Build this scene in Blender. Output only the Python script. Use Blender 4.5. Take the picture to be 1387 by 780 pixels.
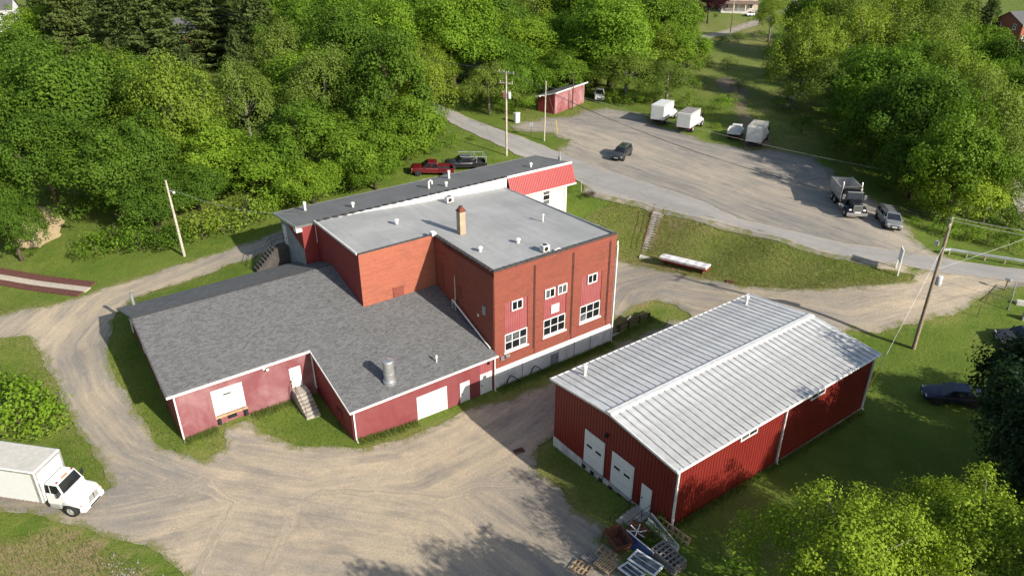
import bpy, bmesh, math, random
import numpy as np
from mathutils import Vector, Matrix
from mathutils.geometry import delaunay_2d_cdt
for o in list(bpy.data.objects): bpy.data.objects.remove(o, do_unlink=True)
scene = bpy.context.scene
COL = scene.collection
R = math.radians
# ---------------------------------------------------------------- camera
cam = bpy.data.cameras.new('camera'); camo = bpy.data.objects.new('camera', cam); COL.objects.link(camo)
cam.sensor_width = 36; cam.lens = 36*986.33/1387; cam.clip_start = .5; cam.clip_end = 3000
camo.location = (0, 0, 36.75); camo.rotation_euler = (math.pi/2-.4767, 0, 0)
scene.camera = camo
# ---------------------------------------------------------------- sky, sun, exposure
SUN_EL = 28.; SUN_DIR = Vector((.766*math.cos(R(SUN_EL)), -.643*math.cos(R(SUN_EL)), math.sin(R(SUN_EL))))
wd = bpy.data.worlds.new('World'); scene.world = wd; wd.use_nodes = True
nt = wd.node_tree; sky = nt.nodes.new('ShaderNodeTexSky'); sky.sky_type = 'NISHITA'; sky.sun_disc = False
sky.sun_elevation = R(SUN_EL); sky.sun_rotation = R(130); sky.air_density = 1.2; sky.dust_density = 1.5
bgn = nt.nodes['Background']; bgn.inputs[1].default_value = .1
nt.links.new(sky.outputs[0], bgn.inputs[0])
sl = bpy.data.lights.new('sun', 'SUN'); sl.energy = 4.9; sl.angle = R(.53); sl.color = (1, .93, .82)
so = bpy.data.objects.new('sun', sl); COL.objects.link(so); so.location = (60, -50, 60)
so.rotation_euler = (-SUN_DIR).to_track_quat('-Z', 'Y').to_euler()
scene.view_settings.view_transform = 'Standard'; scene.view_settings.look = 'None'
scene.view_settings.exposure = 0.7; scene.view_settings.gamma = 1
# ---------------------------------------------------------------- helpers
AZ = -0.9434                                  # heading shared by all the red buildings
EX = (math.cos(AZ), math.sin(AZ)); EY = (-EX[1], EX[0])
def W(u, v): return (u*EX[0]+v*EY[0], u*EX[1]+v*EY[1])
def props(o, label=None, cat=None, group=None, kind=None):
    if label: o['label'] = label
    if cat: o['category'] = cat
    if group: o['group'] = group
    if kind: o['kind'] = kind
    return o
def thing(name, label, cat, loc=(0, 0, 0), rz=0, group=None):
    o = bpy.data.objects.new(name, None); COL.objects.link(o); o.empty_display_size = .3
    o.location = loc; o.rotation_euler = (0, 0, rz)
    return props(o, label, cat, group)
def inst(name, mesh, parent=None, loc=(0, 0, 0), rot=(0, 0, 0), sc=(1, 1, 1)):
    o = bpy.data.objects.new(name, mesh); COL.objects.link(o); o.parent = parent
    o.location = loc; o.rotation_euler = rot; o.scale = sc
    return o
def copy_tree(o, parent=None):
    c = o.copy(); COL.objects.link(c); c.parent = parent
    for ch in o.children: copy_tree(ch, c)
    return c
class MB:
    def __init__(s): s.v = []; s.f = []; s.mi = []; s.cur = 0
    def add(s, vs, fs):
        n = len(s.v); s.v += [tuple(p) for p in vs]
        for q in fs: s.f.append(tuple(i+n for i in q)); s.mi.append(s.cur)
        return s
    def box(s, x0, y0, z0, x1, y1, z1):
        x0, x1 = min(x0, x1), max(x0, x1); y0, y1 = min(y0, y1), max(y0, y1); z0, z1 = min(z0, z1), max(z0, z1)
        return s.add([(x0,y0,z0),(x1,y0,z0),(x1,y1,z0),(x0,y1,z0),(x0,y0,z1),(x1,y0,z1),(x1,y1,z1),(x0,y1,z1)],
                     [(0,3,2,1),(4,5,6,7),(0,1,5,4),(1,2,6,5),(2,3,7,6),(3,0,4,7)])
    def hexa(s, b, t):                       # 4 bottom points ccw, 4 top points
        return s.add(list(b)+list(t), [(0,3,2,1),(4,5,6,7),(0,1,5,4),(1,2,6,5),(2,3,7,6),(3,0,4,7)])
    def beam(s, p, q, w, h=None, up=(0, 0, 1)):
        p = Vector(p); q = Vector(q); d = (q-p).normalized(); h = w if h is None else h
        a = d.cross(Vector(up))
        if a.length < 1e-4: a = d.cross(Vector((1, 0, 0)))
        a.normalize(); b = a.cross(d).normalized(); a *= w/2; b *= h/2
        return s.hexa([p-a-b, p+a-b, q+a-b, q-a-b], [p-a+b, p+a+b, q+a+b, q-a+b])
    def tube(s, pts, r, n=8, cap=True):
        pts = [Vector(p) for p in pts]; rs = r if isinstance(r, (list, tuple)) else [r]*len(pts)
        rings = []; pa = None
        for i, p in enumerate(pts):
            d = (pts[min(i+1, len(pts)-1)]-pts[max(i-1, 0)]).normalized()
            a = pa - d*pa.dot(d) if pa is not None else d.cross(Vector((0, 0, 1)) if abs(d.z) < .9 else Vector((1, 0, 0)))
            if a.length < 1e-5: a = d.cross(Vector((0, 1, 0)))
            a.normalize(); b = d.cross(a); pa = a
            rings.append([p+(a*math.cos(t)+b*math.sin(t))*rs[i] for t in [2*math.pi*k/n for k in range(n)]])
        return s.loft(rings, cap)
    def loft(s, rings, cap=True):
        n = len(rings[0]); vs = [p for g in rings for p in g]; fs = []
        for i in range(len(rings)-1):
            for k in range(n):
                a = i*n+k; b = i*n+(k+1) % n; fs.append((a, b, b+n, a+n))
        if cap: fs.append(tuple(range(n))[::-1]); fs.append(tuple((len(rings)-1)*n+k for k in range(n)))
        return s.add(vs, fs)
    def lathe(s, prof, c=(0, 0, 0), n=14, axis='z', cap=True):
        rings = []
        for r, z in prof:
            g = []
            for k in range(n):
                t = 2*math.pi*k/n; a, b = r*math.cos(t), r*math.sin(t)
                g.append({'z': (c[0]+a, c[1]+b, c[2]+z), 'x': (c[0]+z, c[1]+a, c[2]+b), 'y': (c[0]+b, c[1]+z, c[2]+a)}[axis])
            rings.append(g)
        return s.loft(rings, cap)
    def poly(s, pts): return s.add(pts, [tuple(range(len(pts)))])
    def prism(s, pts, d):                    # polygon (3d points) extruded by vector d
        n = len(pts); q = [tuple(Vector(p)+Vector(d)) for p in pts]
        return s.add(list(pts)+q, [tuple(range(n))[::-1], tuple(range(n, 2*n))]+[(i, (i+1) % n, (i+1) % n+n, i+n) for i in range(n)])
    def wall(s, o, d, L, z0, z1, holes=(), depth=.25, nrm=None, back=True):
        # vertical wall from o along unit d (xy), with recessed openings (s0,s1,za,zb); outward normal nrm
        d = Vector((d[0], d[1], 0)); nrm = Vector((nrm[0], nrm[1], 0)); o = Vector((o[0], o[1], 0))
        ss = sorted({0, L, *[h[0] for h in holes], *[h[1] for h in holes]}); zz = sorted({z0, z1, *[h[2] for h in holes], *[h[3] for h in holes]})
        P = lambda a, z, k=0: tuple(o+d*a-nrm*k+Vector((0, 0, z)))
        for i in range(len(ss)-1):
            for j in range(len(zz)-1):
                cs, cz = (ss[i]+ss[i+1])/2, (zz[j]+zz[j+1])/2
                if any(h[0] < cs < h[1] and h[2] < cz < h[3] for h in holes): continue
                s.poly([P(ss[i], zz[j]), P(ss[i+1], zz[j]), P(ss[i+1], zz[j+1]), P(ss[i], zz[j+1])])
        for a, b, c, e in holes:
            for (q, w) in (((a, c), (b, c)), ((b, c), (b, e)), ((b, e), (a, e)), ((a, e), (a, c))):
                s.poly([P(*q), P(*w), P(*w, depth), P(*q, depth)])
            if back: s.poly([P(a, c, depth), P(b, c, depth), P(b, e, depth), P(a, e, depth)])
        return s
    def ribbed(s, o, d, L, z0, z1, nrm, pitch=.3, rib=.04, rw=.07):
        # ribbed sheet metal; z0/z1 numbers or functions of distance
        d = Vector((d[0], d[1], 0)); nrm = Vector((nrm[0], nrm[1], 0)); o = Vector((o[0], o[1], 0))
        f0 = z0 if callable(z0) else (lambda a: z0); f1 = z1 if callable(z1) else (lambda a: z1)
        st = [(0, 0)]; a = pitch/2
        while a+rw < L:
            st += [(a-rw*.8, 0), (a-rw*.35, rib), (a+rw*.35, rib), (a+rw*.8, 0)]; a += pitch
        st.append((L, 0)); vs = []
        for a, k in st:
            for z in (f0(a), f1(a)): vs.append(tuple(o+d*a+nrm*k+Vector((0, 0, z))))
        return s.add(vs, [(2*i, 2*i+2, 2*i+3, 2*i+1) for i in range(len(st)-1)])
    def mesh(s, mats, smooth=False):
        me = bpy.data.meshes.new('m'); me.from_pydata(s.v, [], s.f)
        for m in (mats if isinstance(mats, (list, tuple)) else [mats]): me.materials.append(M[m] if isinstance(m, str) else m)
        if any(s.mi): me.polygons.foreach_set('material_index', s.mi)
        if smooth: me.polygons.foreach_set('use_smooth', [True]*len(me.polygons))
        me.update(); return me
    def build(s, name, mats, parent=None, smooth=False, bevel=0, loc=(0, 0, 0), rz=0, seg=2, fix=True):
        me = s.mesh(mats, False)
        if fix or bevel:
            bm = bmesh.new(); bm.from_mesh(me)
            if smooth or bevel: bmesh.ops.remove_doubles(bm, verts=bm.verts, dist=1e-5)
            bmesh.ops.recalc_face_normals(bm, faces=bm.faces); bm.to_mesh(me); bm.free()
        if smooth:
            me.polygons.foreach_set('use_smooth', [True]*len(me.polygons)); me.set_sharp_from_angle(angle=R(38))
        me.name = name
        o = inst(name, me, parent, loc, (0, 0, rz))
        if bevel:
            b = o.modifiers.new('bevel', 'BEVEL'); b.width = bevel; b.segments = seg; b.limit_method = 'ANGLE'; b.angle_limit = R(40)
        return o
rnd = random.Random(7)
# ---------------------------------------------------------------- materials
M = {}
class NT:
    def __init__(s, name, rough=.7, metal=0, spec=.4):
        m = bpy.data.materials.new(name); m.use_nodes = True; s.m = m; s.t = m.node_tree; M[name] = m
        s.b = s.t.nodes['Principled BSDF']; s.set('Roughness', rough); s.set('Metallic', metal); s.set('Specular IOR Level', spec)
        s._oc = None
    def set(s, k, v):
        i = s.b.inputs[k]
        if hasattr(v, 'links') or isinstance(v, bpy.types.NodeSocket): s.t.links.new(v, i)
        else: i.default_value = (*v, 1) if isinstance(v, tuple) and len(v) == 3 and k in ('Base Color', 'Emission Color') else v
    def n(s, ty, **k):
        nd = s.t.nodes.new('ShaderNode'+ty)
        for a, b in k.items(): setattr(nd, a, b)
        return nd
    def ln(s, a, b):
        if isinstance(a, bpy.types.NodeSocket): s.t.links.new(a, b)
        else: b.default_value = (*a, 1) if isinstance(a, tuple) and len(a) == 3 and b.type == 'RGBA' else a
    def co(s, kind='Object'):
        return s.n('TexCoord').outputs[kind]
    def wpos(s): return s.n('NewGeometry').outputs['Position']
    def mp(s, vec, sc=(1, 1, 1), rot=(0, 0, 0), loc=(0, 0, 0)):
        q = s.n('Mapping'); s.ln(vec, q.inputs[0]); q.inputs['Scale'].default_value = sc; q.inputs['Rotation'].default_value = rot; q.inputs['Location'].default_value = loc; return q.outputs[0]
    def noise(s, vec, scale, det=3, rough=.55, dist=0):
        q = s.n('TexNoise'); s.ln(vec, q.inputs['Vector']); q.inputs['Scale'].default_value = scale; q.inputs['Detail'].default_value = det; q.inputs['Roughness'].default_value = rough; q.inputs['Distortion'].default_value = dist; return q.outputs[0]
    def vor(s, vec, scale, out='Distance'):
        q = s.n('TexVoronoi'); s.ln(vec, q.inputs['Vector']); q.inputs['Scale'].default_value = scale; return q.outputs[out]
    def ramp(s, f, st, interp='LINEAR'):
        q = s.n('ValToRGB'); s.ln(f, q.inputs[0]); e = q.color_ramp.elements; q.color_ramp.interpolation = interp
        while len(e) < len(st): e.new(.5)
        for i, (p, c) in enumerate(st): e[i].position = p; e[i].color = (*c, 1) if isinstance(c, tuple) else (c, c, c, 1)
        return q.outputs[0]
    def mix(s, f, a, b, mode='MIX'):
        q = s.n('Mix', data_type='RGBA', blend_type=mode); s.ln(f, q.inputs[0]); s.ln(a, q.inputs[6]); s.ln(b, q.inputs[7]); return q.outputs[2]
    def math(s, op, a, b=0., c=None):
        q = s.n('Math', operation=op); s.ln(a, q.inputs[0]); s.ln(b, q.inputs[1])
        if c is not None: s.ln(c, q.inputs[2])
        return q.outputs[0]
    def sep(s, v): q = s.n('SeparateXYZ'); s.ln(v, q.inputs[0]); return q.outputs
    def comb(s, x, y, z=0.): q = s.n('CombineXYZ'); s.ln(x, q.inputs[0]); s.ln(y, q.inputs[1]); s.ln(z, q.inputs[2]); return q.outputs[0]
    def attr(s, nm): q = s.n('Attribute', attribute_name=nm); return q.outputs
    def bump(s, h, st=.4, dist=.02):
        q = s.n('Bump'); s.ln(h, q.inputs['Height']); q.inputs['Strength'].default_value = st; q.inputs['Distance'].default_value = dist
        s.t.links.new(q.outputs[0], s.b.inputs['Normal']); return s
    def col(s, c): s.set('Base Color', c); return s
def plain(name, c, rough=.6, metal=0, spec=.4, var=.12, scale=3., dirt=None, bump=0):
    t = NT(name, rough, metal, spec); v = t.wpos()
    a = t.noise(v, scale, 4); b = t.noise(v, scale*9, 3)
    lo = tuple(x*(1-var*1.6) for x in c); hi = tuple(min(1, x*(1+var)) for x in c)
    q = t.ramp(a, [(.3, lo), (.7, hi)]); q = t.mix(t.math('MULTIPLY', b, .25), q, tuple(x*.75 for x in c))
    if dirt: q = t.mix(t.ramp(t.noise(t.mp(v, (1, 1, .35)), scale*.8, 5, .65), [(.52, 0.), (.75, dirt[1])]), q, dirt[0])
    t.col(q)
    if bump: t.bump(b, bump)
    return t
plain('white_paint', (.74, .74, .72), .45, var=.05, dirt=((.42, .38, .32), .5))
plain('white_trim', (.72, .71, .68), .5, var=.06, dirt=((.35, .31, .26), .6))
plain('door_white', (.64, .64, .625), .5, var=.03, dirt=((.5, .47, .42), .35))
plain('cream_wall', (.66, .58, .45), .8, var=.08)
plain('concrete', (.36, .33, .29), .9, var=.2, scale=1.2, dirt=((.12, .11, .1), .7), bump=.2)
plain('concrete_pale', (.55, .53, .49), .9, var=.15, scale=1.0, dirt=((.2, .19, .17), .6), bump=.2)
plain('foundation_white', (.70, .70, .68), .85, var=.12, scale=.8, dirt=((.25, .24, .22), .75), bump=.2)
plain('concrete_gray', (.25, .26, .27), .9, var=.15, scale=1.2, dirt=((.12, .12, .12), .5), bump=.2)
plain('galvanized', (.55, .57, .58), .38, metal=.75, var=.12, scale=2)
plain('vent_white', (.66, .65, .62), .5, var=.1, scale=6, dirt=((.3, .16, .09), .5))
plain('rust', (.14, .05, .03), .85, var=.4, scale=4, dirt=((.25, .12, .06), .6), bump=.3)
plain('black_metal', (.02, .02, .022), .45, var=.2)
plain('black_rubber', (.018, .018, .018), .85, var=.2, scale=8)
plain('dark_void', (.012, .012, .013), .9, var=.2)
plain('chrome', (.62, .63, .64), .22, metal=.9, var=.08)
plain('rim', (.5, .5, .5), .35, metal=.7, var=.1)
plain('aluminium', (.55, .55, .54), .4, metal=.6, var=.12, dirt=((.2, .18, .15), .5))
plain('glass_dark', (.012, .015, .018), .06, spec=.7, var=.3, scale=1.4)
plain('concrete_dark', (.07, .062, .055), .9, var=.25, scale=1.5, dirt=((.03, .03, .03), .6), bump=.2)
plain('glass_gray', (.10, .11, .12), .12, spec=.6, var=.5, scale=2.5)
plain('pole_wood', (.27, .21, .155), .9, var=.25, scale=5, bump=.3)
plain('pole_pale', (.43, .38, .32), .9, var=.2, scale=5, bump=.3)
plain('pallet_wood', (.40, .28, .16), .85, var=.3, scale=5)
plain('pallet_gray', (.24, .22, .20), .9, var=.25, scale=5)
plain('old_wood', (.09, .06, .045), .95, var=.3, scale=5)
plain('wire', (.05, .05, .05), .6)
plain('wire_pale', (.42, .42, .42), .45, metal=.5)
plain('transformer', (.5, .52, .54), .5, var=.06)
plain('insulator', (.45, .43, .4), .35, var=.1)
plain('truck_white', (.64, .645, .65), .28, spec=.5, var=.03, dirt=((.6, .57, .52), .3))
plain('truck_roof', (.5, .48, .43), .6, var=.08, dirt=((.36, .33, .28), .6))
plain('box_white', (.60, .60, .585), .4, var=.05, dirt=((.45, .42, .36), .5))
plain('box_roof_gray', (.25, .23, .22), .8, var=.2, dirt=((.14, .12, .11), .6))
plain('box_roof_cream', (.5, .46, .36), .8, var=.12, dirt=((.3, .26, .2), .6))
plain('paint_charcoal', (.035, .037, .04), .25, spec=.6, var=.05)
plain('paint_silver', (.27, .28, .29), .3, metal=.5, spec=.5, var=.05)
plain('paint_black', (.012, .012, .014), .22, spec=.6, var=.1)
plain('paint_maroon', (.10, .008, .01), .22, spec=.6, var=.1)
plain('paint_navy', (.012, .016, .045), .25, spec=.6, var=.1)
plain('paint_white', (.7, .7, .69), .3, spec=.5, var=.05)
plain('paint_dull_white', (.5, .5, .48), .6, var=.12, dirt=((.2, .15, .1), .7))
plain('lamp_red', (.35, .012, .01), .3, var=.05)
plain('lamp_amber', (.6, .2, .03), .3, var=.05)
plain('lamp_clear', (.65, .66, .66), .12, spec=.7, var=.05)
plain('yellow_plastic', (.65, .45, .03), .5, var=.05)
plain('tarp_white', (.72, .7, .7), .5, var=.08, dirt=((.5, .3, .3), .4), bump=.3)
plain('red_enamel', (.42, .02, .025), .4, var=.1)
plain('roof_edge', (.2, .2, .2), .6)
plain('mulch', (.12, .045, .035), .95, var=.4, scale=9, bump=.6)
plain('paver', (.42, .37, .30), .9, var=.12, scale=5)
plain('straw', (.56, .43, .25), .95, var=.25, scale=6, bump=.6)
plain('plastic_blue', (.03, .06, .16), .5)
plain('bark', (.10, .075, .055), .95, var=.3, scale=6, bump=.5)
plain('bark_gray', (.2, .18, .15), .95, var=.3, scale=6, bump=.5)
plain('vinyl_tan', (.5, .42, .34), .7, var=.06)
plain('vinyl_white', (.74, .74, .74), .6, var=.04)
plain('house_brick', (.27, .09, .06), .9, var=.2, scale=8)
plain('roof_brown', (.16, .11, .09), .9, var=.2, scale=5)
plain('roof_gray', (.1, .1, .105), .9, var=.2, scale=5)
plain('foundation_gray', (.3, .3, .3), .9, var=.1)
plain('coping', (.055, .05, .048), .75, var=.35, scale=7)
plain('strip_dark', (.07, .028, .02), .9, var=.3)
def painted(name, c, faded, amt=.55, rough=.75, ribs=False):
    t = NT(name, rough); v = t.wpos(); o = t.co()
    a = t.noise(v, .45, 6, .62, .6); b = t.noise(t.mp(v, (2.5, 2.5, .5)), 1.3, 5, .6); g = t.noise(v, 14, 2)
    q = t.mix(t.ramp(a, [(.38, 0.), (.7, amt)]), c, faded)
    q = t.mix(t.ramp(b, [(.55, 0.), (.8, .45)]), q, tuple(x*.55 for x in c))
    q = t.mix(t.math('MULTIPLY', g, .22), q, tuple(x*.5 for x in c)); t.col(q); t.bump(g, .15)
    return t
painted('red_masonry', (.195, .06, .068), (.30, .16, .165), 1.0, .85)
painted('red_wall', (.18, .036, .04), (.24, .085, .088), .6, .7)
painted('red_dark', (.19, .022, .022), (.22, .04, .038), .6, .75)
painted('metal_red', (.175, .018, .014), (.205, .03, .024), .5, .45)
painted('panel_red', (.29, .075, .078), (.34, .125, .125), .7, .55)
painted('mansard_red', (.33, .045, .045), (.37, .07, .07), .5, .42)
painted('shed_red', (.22, .055, .062), (.40, .24, .24), 1.0, .9)
def brickmat(name, axis, c1, c2, mortar, dirt=.5):
    t = NT(name, .9); x, y, z = t.sep(t.co())[:3]; v = t.comb(y if axis == 'x' else x, z)
    q = t.n('TexBrick'); t.ln(v, q.inputs['Vector']); q.inputs['Scale'].default_value = 1
    q.inputs['Color1'].default_value = (*c1, 1); q.inputs['Color2'].default_value = (*c2, 1); q.inputs['Mortar'].default_value = (*mortar, 1)
    q.inputs['Brick Width'].default_value = .21; q.inputs['Row Height'].default_value = .072; q.inputs['Mortar Size'].default_value = .007; q.inputs['Bias'].default_value = -.1
    w = t.co(); big = t.noise(w, .5, 6, .65, .8); row = t.noise(t.mp(w, (.35, .35, 9)), 1.2, 3, .6)
    c = t.mix(t.ramp(row, [(.42, 0.), (.72, .32)]), q.outputs[0], tuple(k*.42 for k in c1))
    c = t.mix(t.ramp(big, [(.5, 0.), (.78, dirt)]), c, (.075, .035, .028))
    c = t.mix(t.ramp(t.noise(w, 1.7, 5, .7), [(.6, 0.), (.85, .35)]), c, (.42, .2, .13))
    t.col(c); t.bump(q.outputs[1], -.35, .01); return t
brickmat('brick_x', 'x', (.235, .05, .031), (.175, .036, .023), (.20, .10, .07))
brickmat('brick_y', 'y', (.235, .05, .031), (.175, .036, .023), (.20, .10, .07))
brickmat('brick_orange', 'x', (.36, .10, .058), (.29, .075, .045), (.27, .14, .095), .3)
brickmat('brick_tan', 'y', (.40, .31, .2), (.3, .22, .15), (.3, .28, .25), .4)
def shingles():
    t = NT('shingles', .92); x, y, z = t.sep(t.co())[:3]
    q = t.n('TexBrick'); t.ln(t.comb(y, x), q.inputs['Vector']); q.inputs['Scale'].default_value = 1
    q.inputs['Color1'].default_value = (.135, .136, .138, 1); q.inputs['Color2'].default_value = (.05, .05, .052, 1); q.inputs['Mortar'].default_value = (.045, .045, .045, 1)
    q.inputs['Brick Width'].default_value = .33; q.inputs['Row Height'].default_value = .14; q.inputs['Mortar Size'].default_value = .012; q.inputs['Mortar Smooth'].default_value = .4; q.inputs['Bias'].default_value = -.15
    q.offset = .37
    w = t.co(); b = t.noise(w, .6, 6, .7); n2 = t.noise(t.mp(w, (6, 3, 1)), 2.2, 3, .75)
    c = t.mix(t.ramp(n2, [(.4, 0.), (.66, .7)]), q.outputs[0], (.165, .167, .17))
    c = t.mix(t.ramp(b, [(.5, 0.), (.75, .35)]), c, (.07, .07, .068)); t.col(c); t.bump(t.math('ADD', q.outputs[1], n2), -.3, .012)
shingles()
def membrane(name, c, seam):
    t = NT(name, .75); w = t.co(); x, y, z = t.sep(w)[:3]
    a = t.noise(w, .25, 6, .6, .5); b = t.noise(t.mp(w, (.15, 1.6, 1)), .8, 5, .6); g = t.noise(w, 6, 4, .7)
    q = t.mix(t.ramp(a, [(.35, 0.), (.7, .9)]), c, tuple(k*.68 for k in c)); q = t.mix(t.ramp(t.noise(w, .5, 4, .5, 2.), [(.62, 0.), (.64, .3), (.72, .12)]), q, tuple(k*.6 for k in c))
    q = t.mix(t.ramp(b, [(.5, 0.), (.75, .5)]), q, tuple(min(1, k*1.22) for k in c))
    q = t.mix(t.math('MULTIPLY', g, .3), q, tuple(k*.7 for k in c))
    s = t.math('LESS_THAN', t.math('PINGPONG', t.math('ADD', x, t.math('MULTIPLY', a, .3)), seam/2), .035)
    q = t.mix(t.math('MULTIPLY', s, .35), q, tuple(k*.6 for k in c)); t.col(q); t.bump(g, .1)
membrane('membrane', (.36, .36, .352), 1.9)
membrane('membrane_dark', (.15, .149, .148), 2.2)
def roofmetal():
    t = NT('roof_metal', .42, .15); w = t.co(); x, y, z = t.sep(w)[:3]
    a = t.noise(w, .3, 6, .65, .4); b = t.noise(t.mp(w, (.5, 6, 1)), 1.5, 4, .65)
    oi = t.n('ObjectInfo').outputs['Random']
    q = t.mix(oi, (.54, .545, .54), (.63, .63, .615)); q = t.mix(t.ramp(a, [(.4, 0.), (.7, .75)]), q, (.31, .31, .30))
    q = t.mix(t.ramp(b, [(.48, 0.), (.74, .7)]), q, (.24, .22, .19)); t.col(q)
roofmetal()
plain('rib_metal', (.37, .36, .345), .6, var=.25, scale=3, dirt=((.13, .11, .1), .7))
plain('ridge_metal', (.6, .6, .58), .45, var=.08, dirt=((.33, .3, .27), .6))
CPT=[(0.4,49.09,-0.75),(4.43,54.56,-0.8),(9.39,61.14,-0.7),(3.35,45.34,-0.7),(-2.76,51.16,-0.75),(-5.16,42.05,-0.5),(-12.21,44.47,-0.05),(-8.02,47.44,-0.6),(-17.47,35.82,-0.1),(-25.3,44.3,0.45),(-17.7,48.14,0.35),(-16.5,50.7,0.35),(-29.82,41.03,0.4),(-30.79,35.24,0.5),(-34.86,37.13,0.6),(0.31,33.42,-0.2),(7.28,40.15,-0.2),(8.58,32.18,0.2),(10.59,35.54,0.45),(16.11,39.55,0.35),(28.61,48.87,0.1),(21.96,41.15,0.3),(35.42,48.21,0.3),(35.01,40.37,0.3),(23.24,32.2,0.5),(-8.95,32.36,0.0),(-22.7,32.18,0.2),(-31.0,47.28,1.0),(-33.59,52.0,2.1),(-34.46,56.04,3.2),(-38.73,54.49,2.0),(-40.44,50.53,1.6),(-45.59,58.64,2.6),(-33.4,66.7,4.0),(-28.24,69.68,4.7),(-47.9,66.61,3.2),(-45.66,73.24,4.4),(-56.39,79.18,4.6),(-25.42,66.91,4.9),(-34.73,70.17,4.3),(-23.1,68.66,5.0),(-40.84,47.02,1.2),(-35.74,47.28,1.0),(13.94,68.86,0.3),(15.82,77.65,0.75),(18.49,72.09,0.9),(17.85,64.77,-0.1),(24.03,68.79,1.4),(30.43,65.27,2.2),(35.69,63.95,2.9),(41.41,65.39,3.4),(45.77,66.66,3.6),(52.02,66.15,3.6),(25.24,62.49,1.2),(34.09,59.48,1.3),(36.77,56.75,1.2),(46.39,62.23,3.0),(41.47,59.33,2.2),(45.15,56.04,1.8),(18.01,83.28,4.0),(10.2,89.55,4.3),(13.71,87.1,4.2),(22.19,79.07,3.9),(29.1,73.59,3.8),(35.62,69.54,3.65),(39.66,67.27,3.55),(39.71,65.72,3.4),(13.9,80.26,1.3),(12.02,79.21,0.8),(22.51,75.77,1.9),(29.04,70.16,2.3),(34.58,66.57,2.8),(9.31,96.45,4.7),(15.17,102.56,4.9),(20.79,95.17,4.6),(28.12,85.02,4.2),(34.79,78.14,4.1),(40.38,80.38,4.3),(44.25,77.29,4.0),(46.38,73.81,3.7),(49.57,70.61,3.4),(1.77,102.95,5.0),(-5.09,113.92,5.6),(-11.93,125.92,6.2),(-0.8,102.37,5.4),(4.73,110.3,5.2),(9.81,126.17,5.5),(24.57,115.74,5.1),(34.51,108.49,4.8),(44.54,104.82,4.2),(49.14,95.01,3.6),(55.63,85.58,2.0),(60.44,79.58,1.6),(76.56,104.35,1.5),(16.75,136.92,5.6),(46.38,163.4,5.2),(60.1,201.54,5.5),(76.11,259.79,6.0),(114.36,211.21,4.0),(138.16,204.76,5.0),(-12.86,91.03,6.0),(-17.71,85.67,5.9),(-5.57,99.66,5.8),(-41.95,102.72,6.5),(-27.07,139.92,7.0),(-75.18,197.24,8.0),(-148.07,225.64,8.0),(-22.09,247.12,7.5),(-75.27,106.11,5.5),(-60.0,20.0,0.8),(0.0,10.0,0.0),(60.0,15.0,0.5),(-90.0,60.0,2.0),(90.0,60.0,1.5),(110.0,120.0,2.5),(-110.0,140.0,6.0),(-150.0,320.0,9.0),(0.0,400.0,8.0),(150.0,320.0,6.0),(300.0,500.0,8.0),(-300.0,500.0,10.0),(-250.0,0.0,3.0),(250.0,0.0,3.0),(-300.0,200.0,7.0),(300.0,200.0,4.0),(0.0,-100.0,0.0),(0.0,800.0,10.0),(-400.0,900.0,12.0),(400.0,900.0,10.0)]
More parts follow.
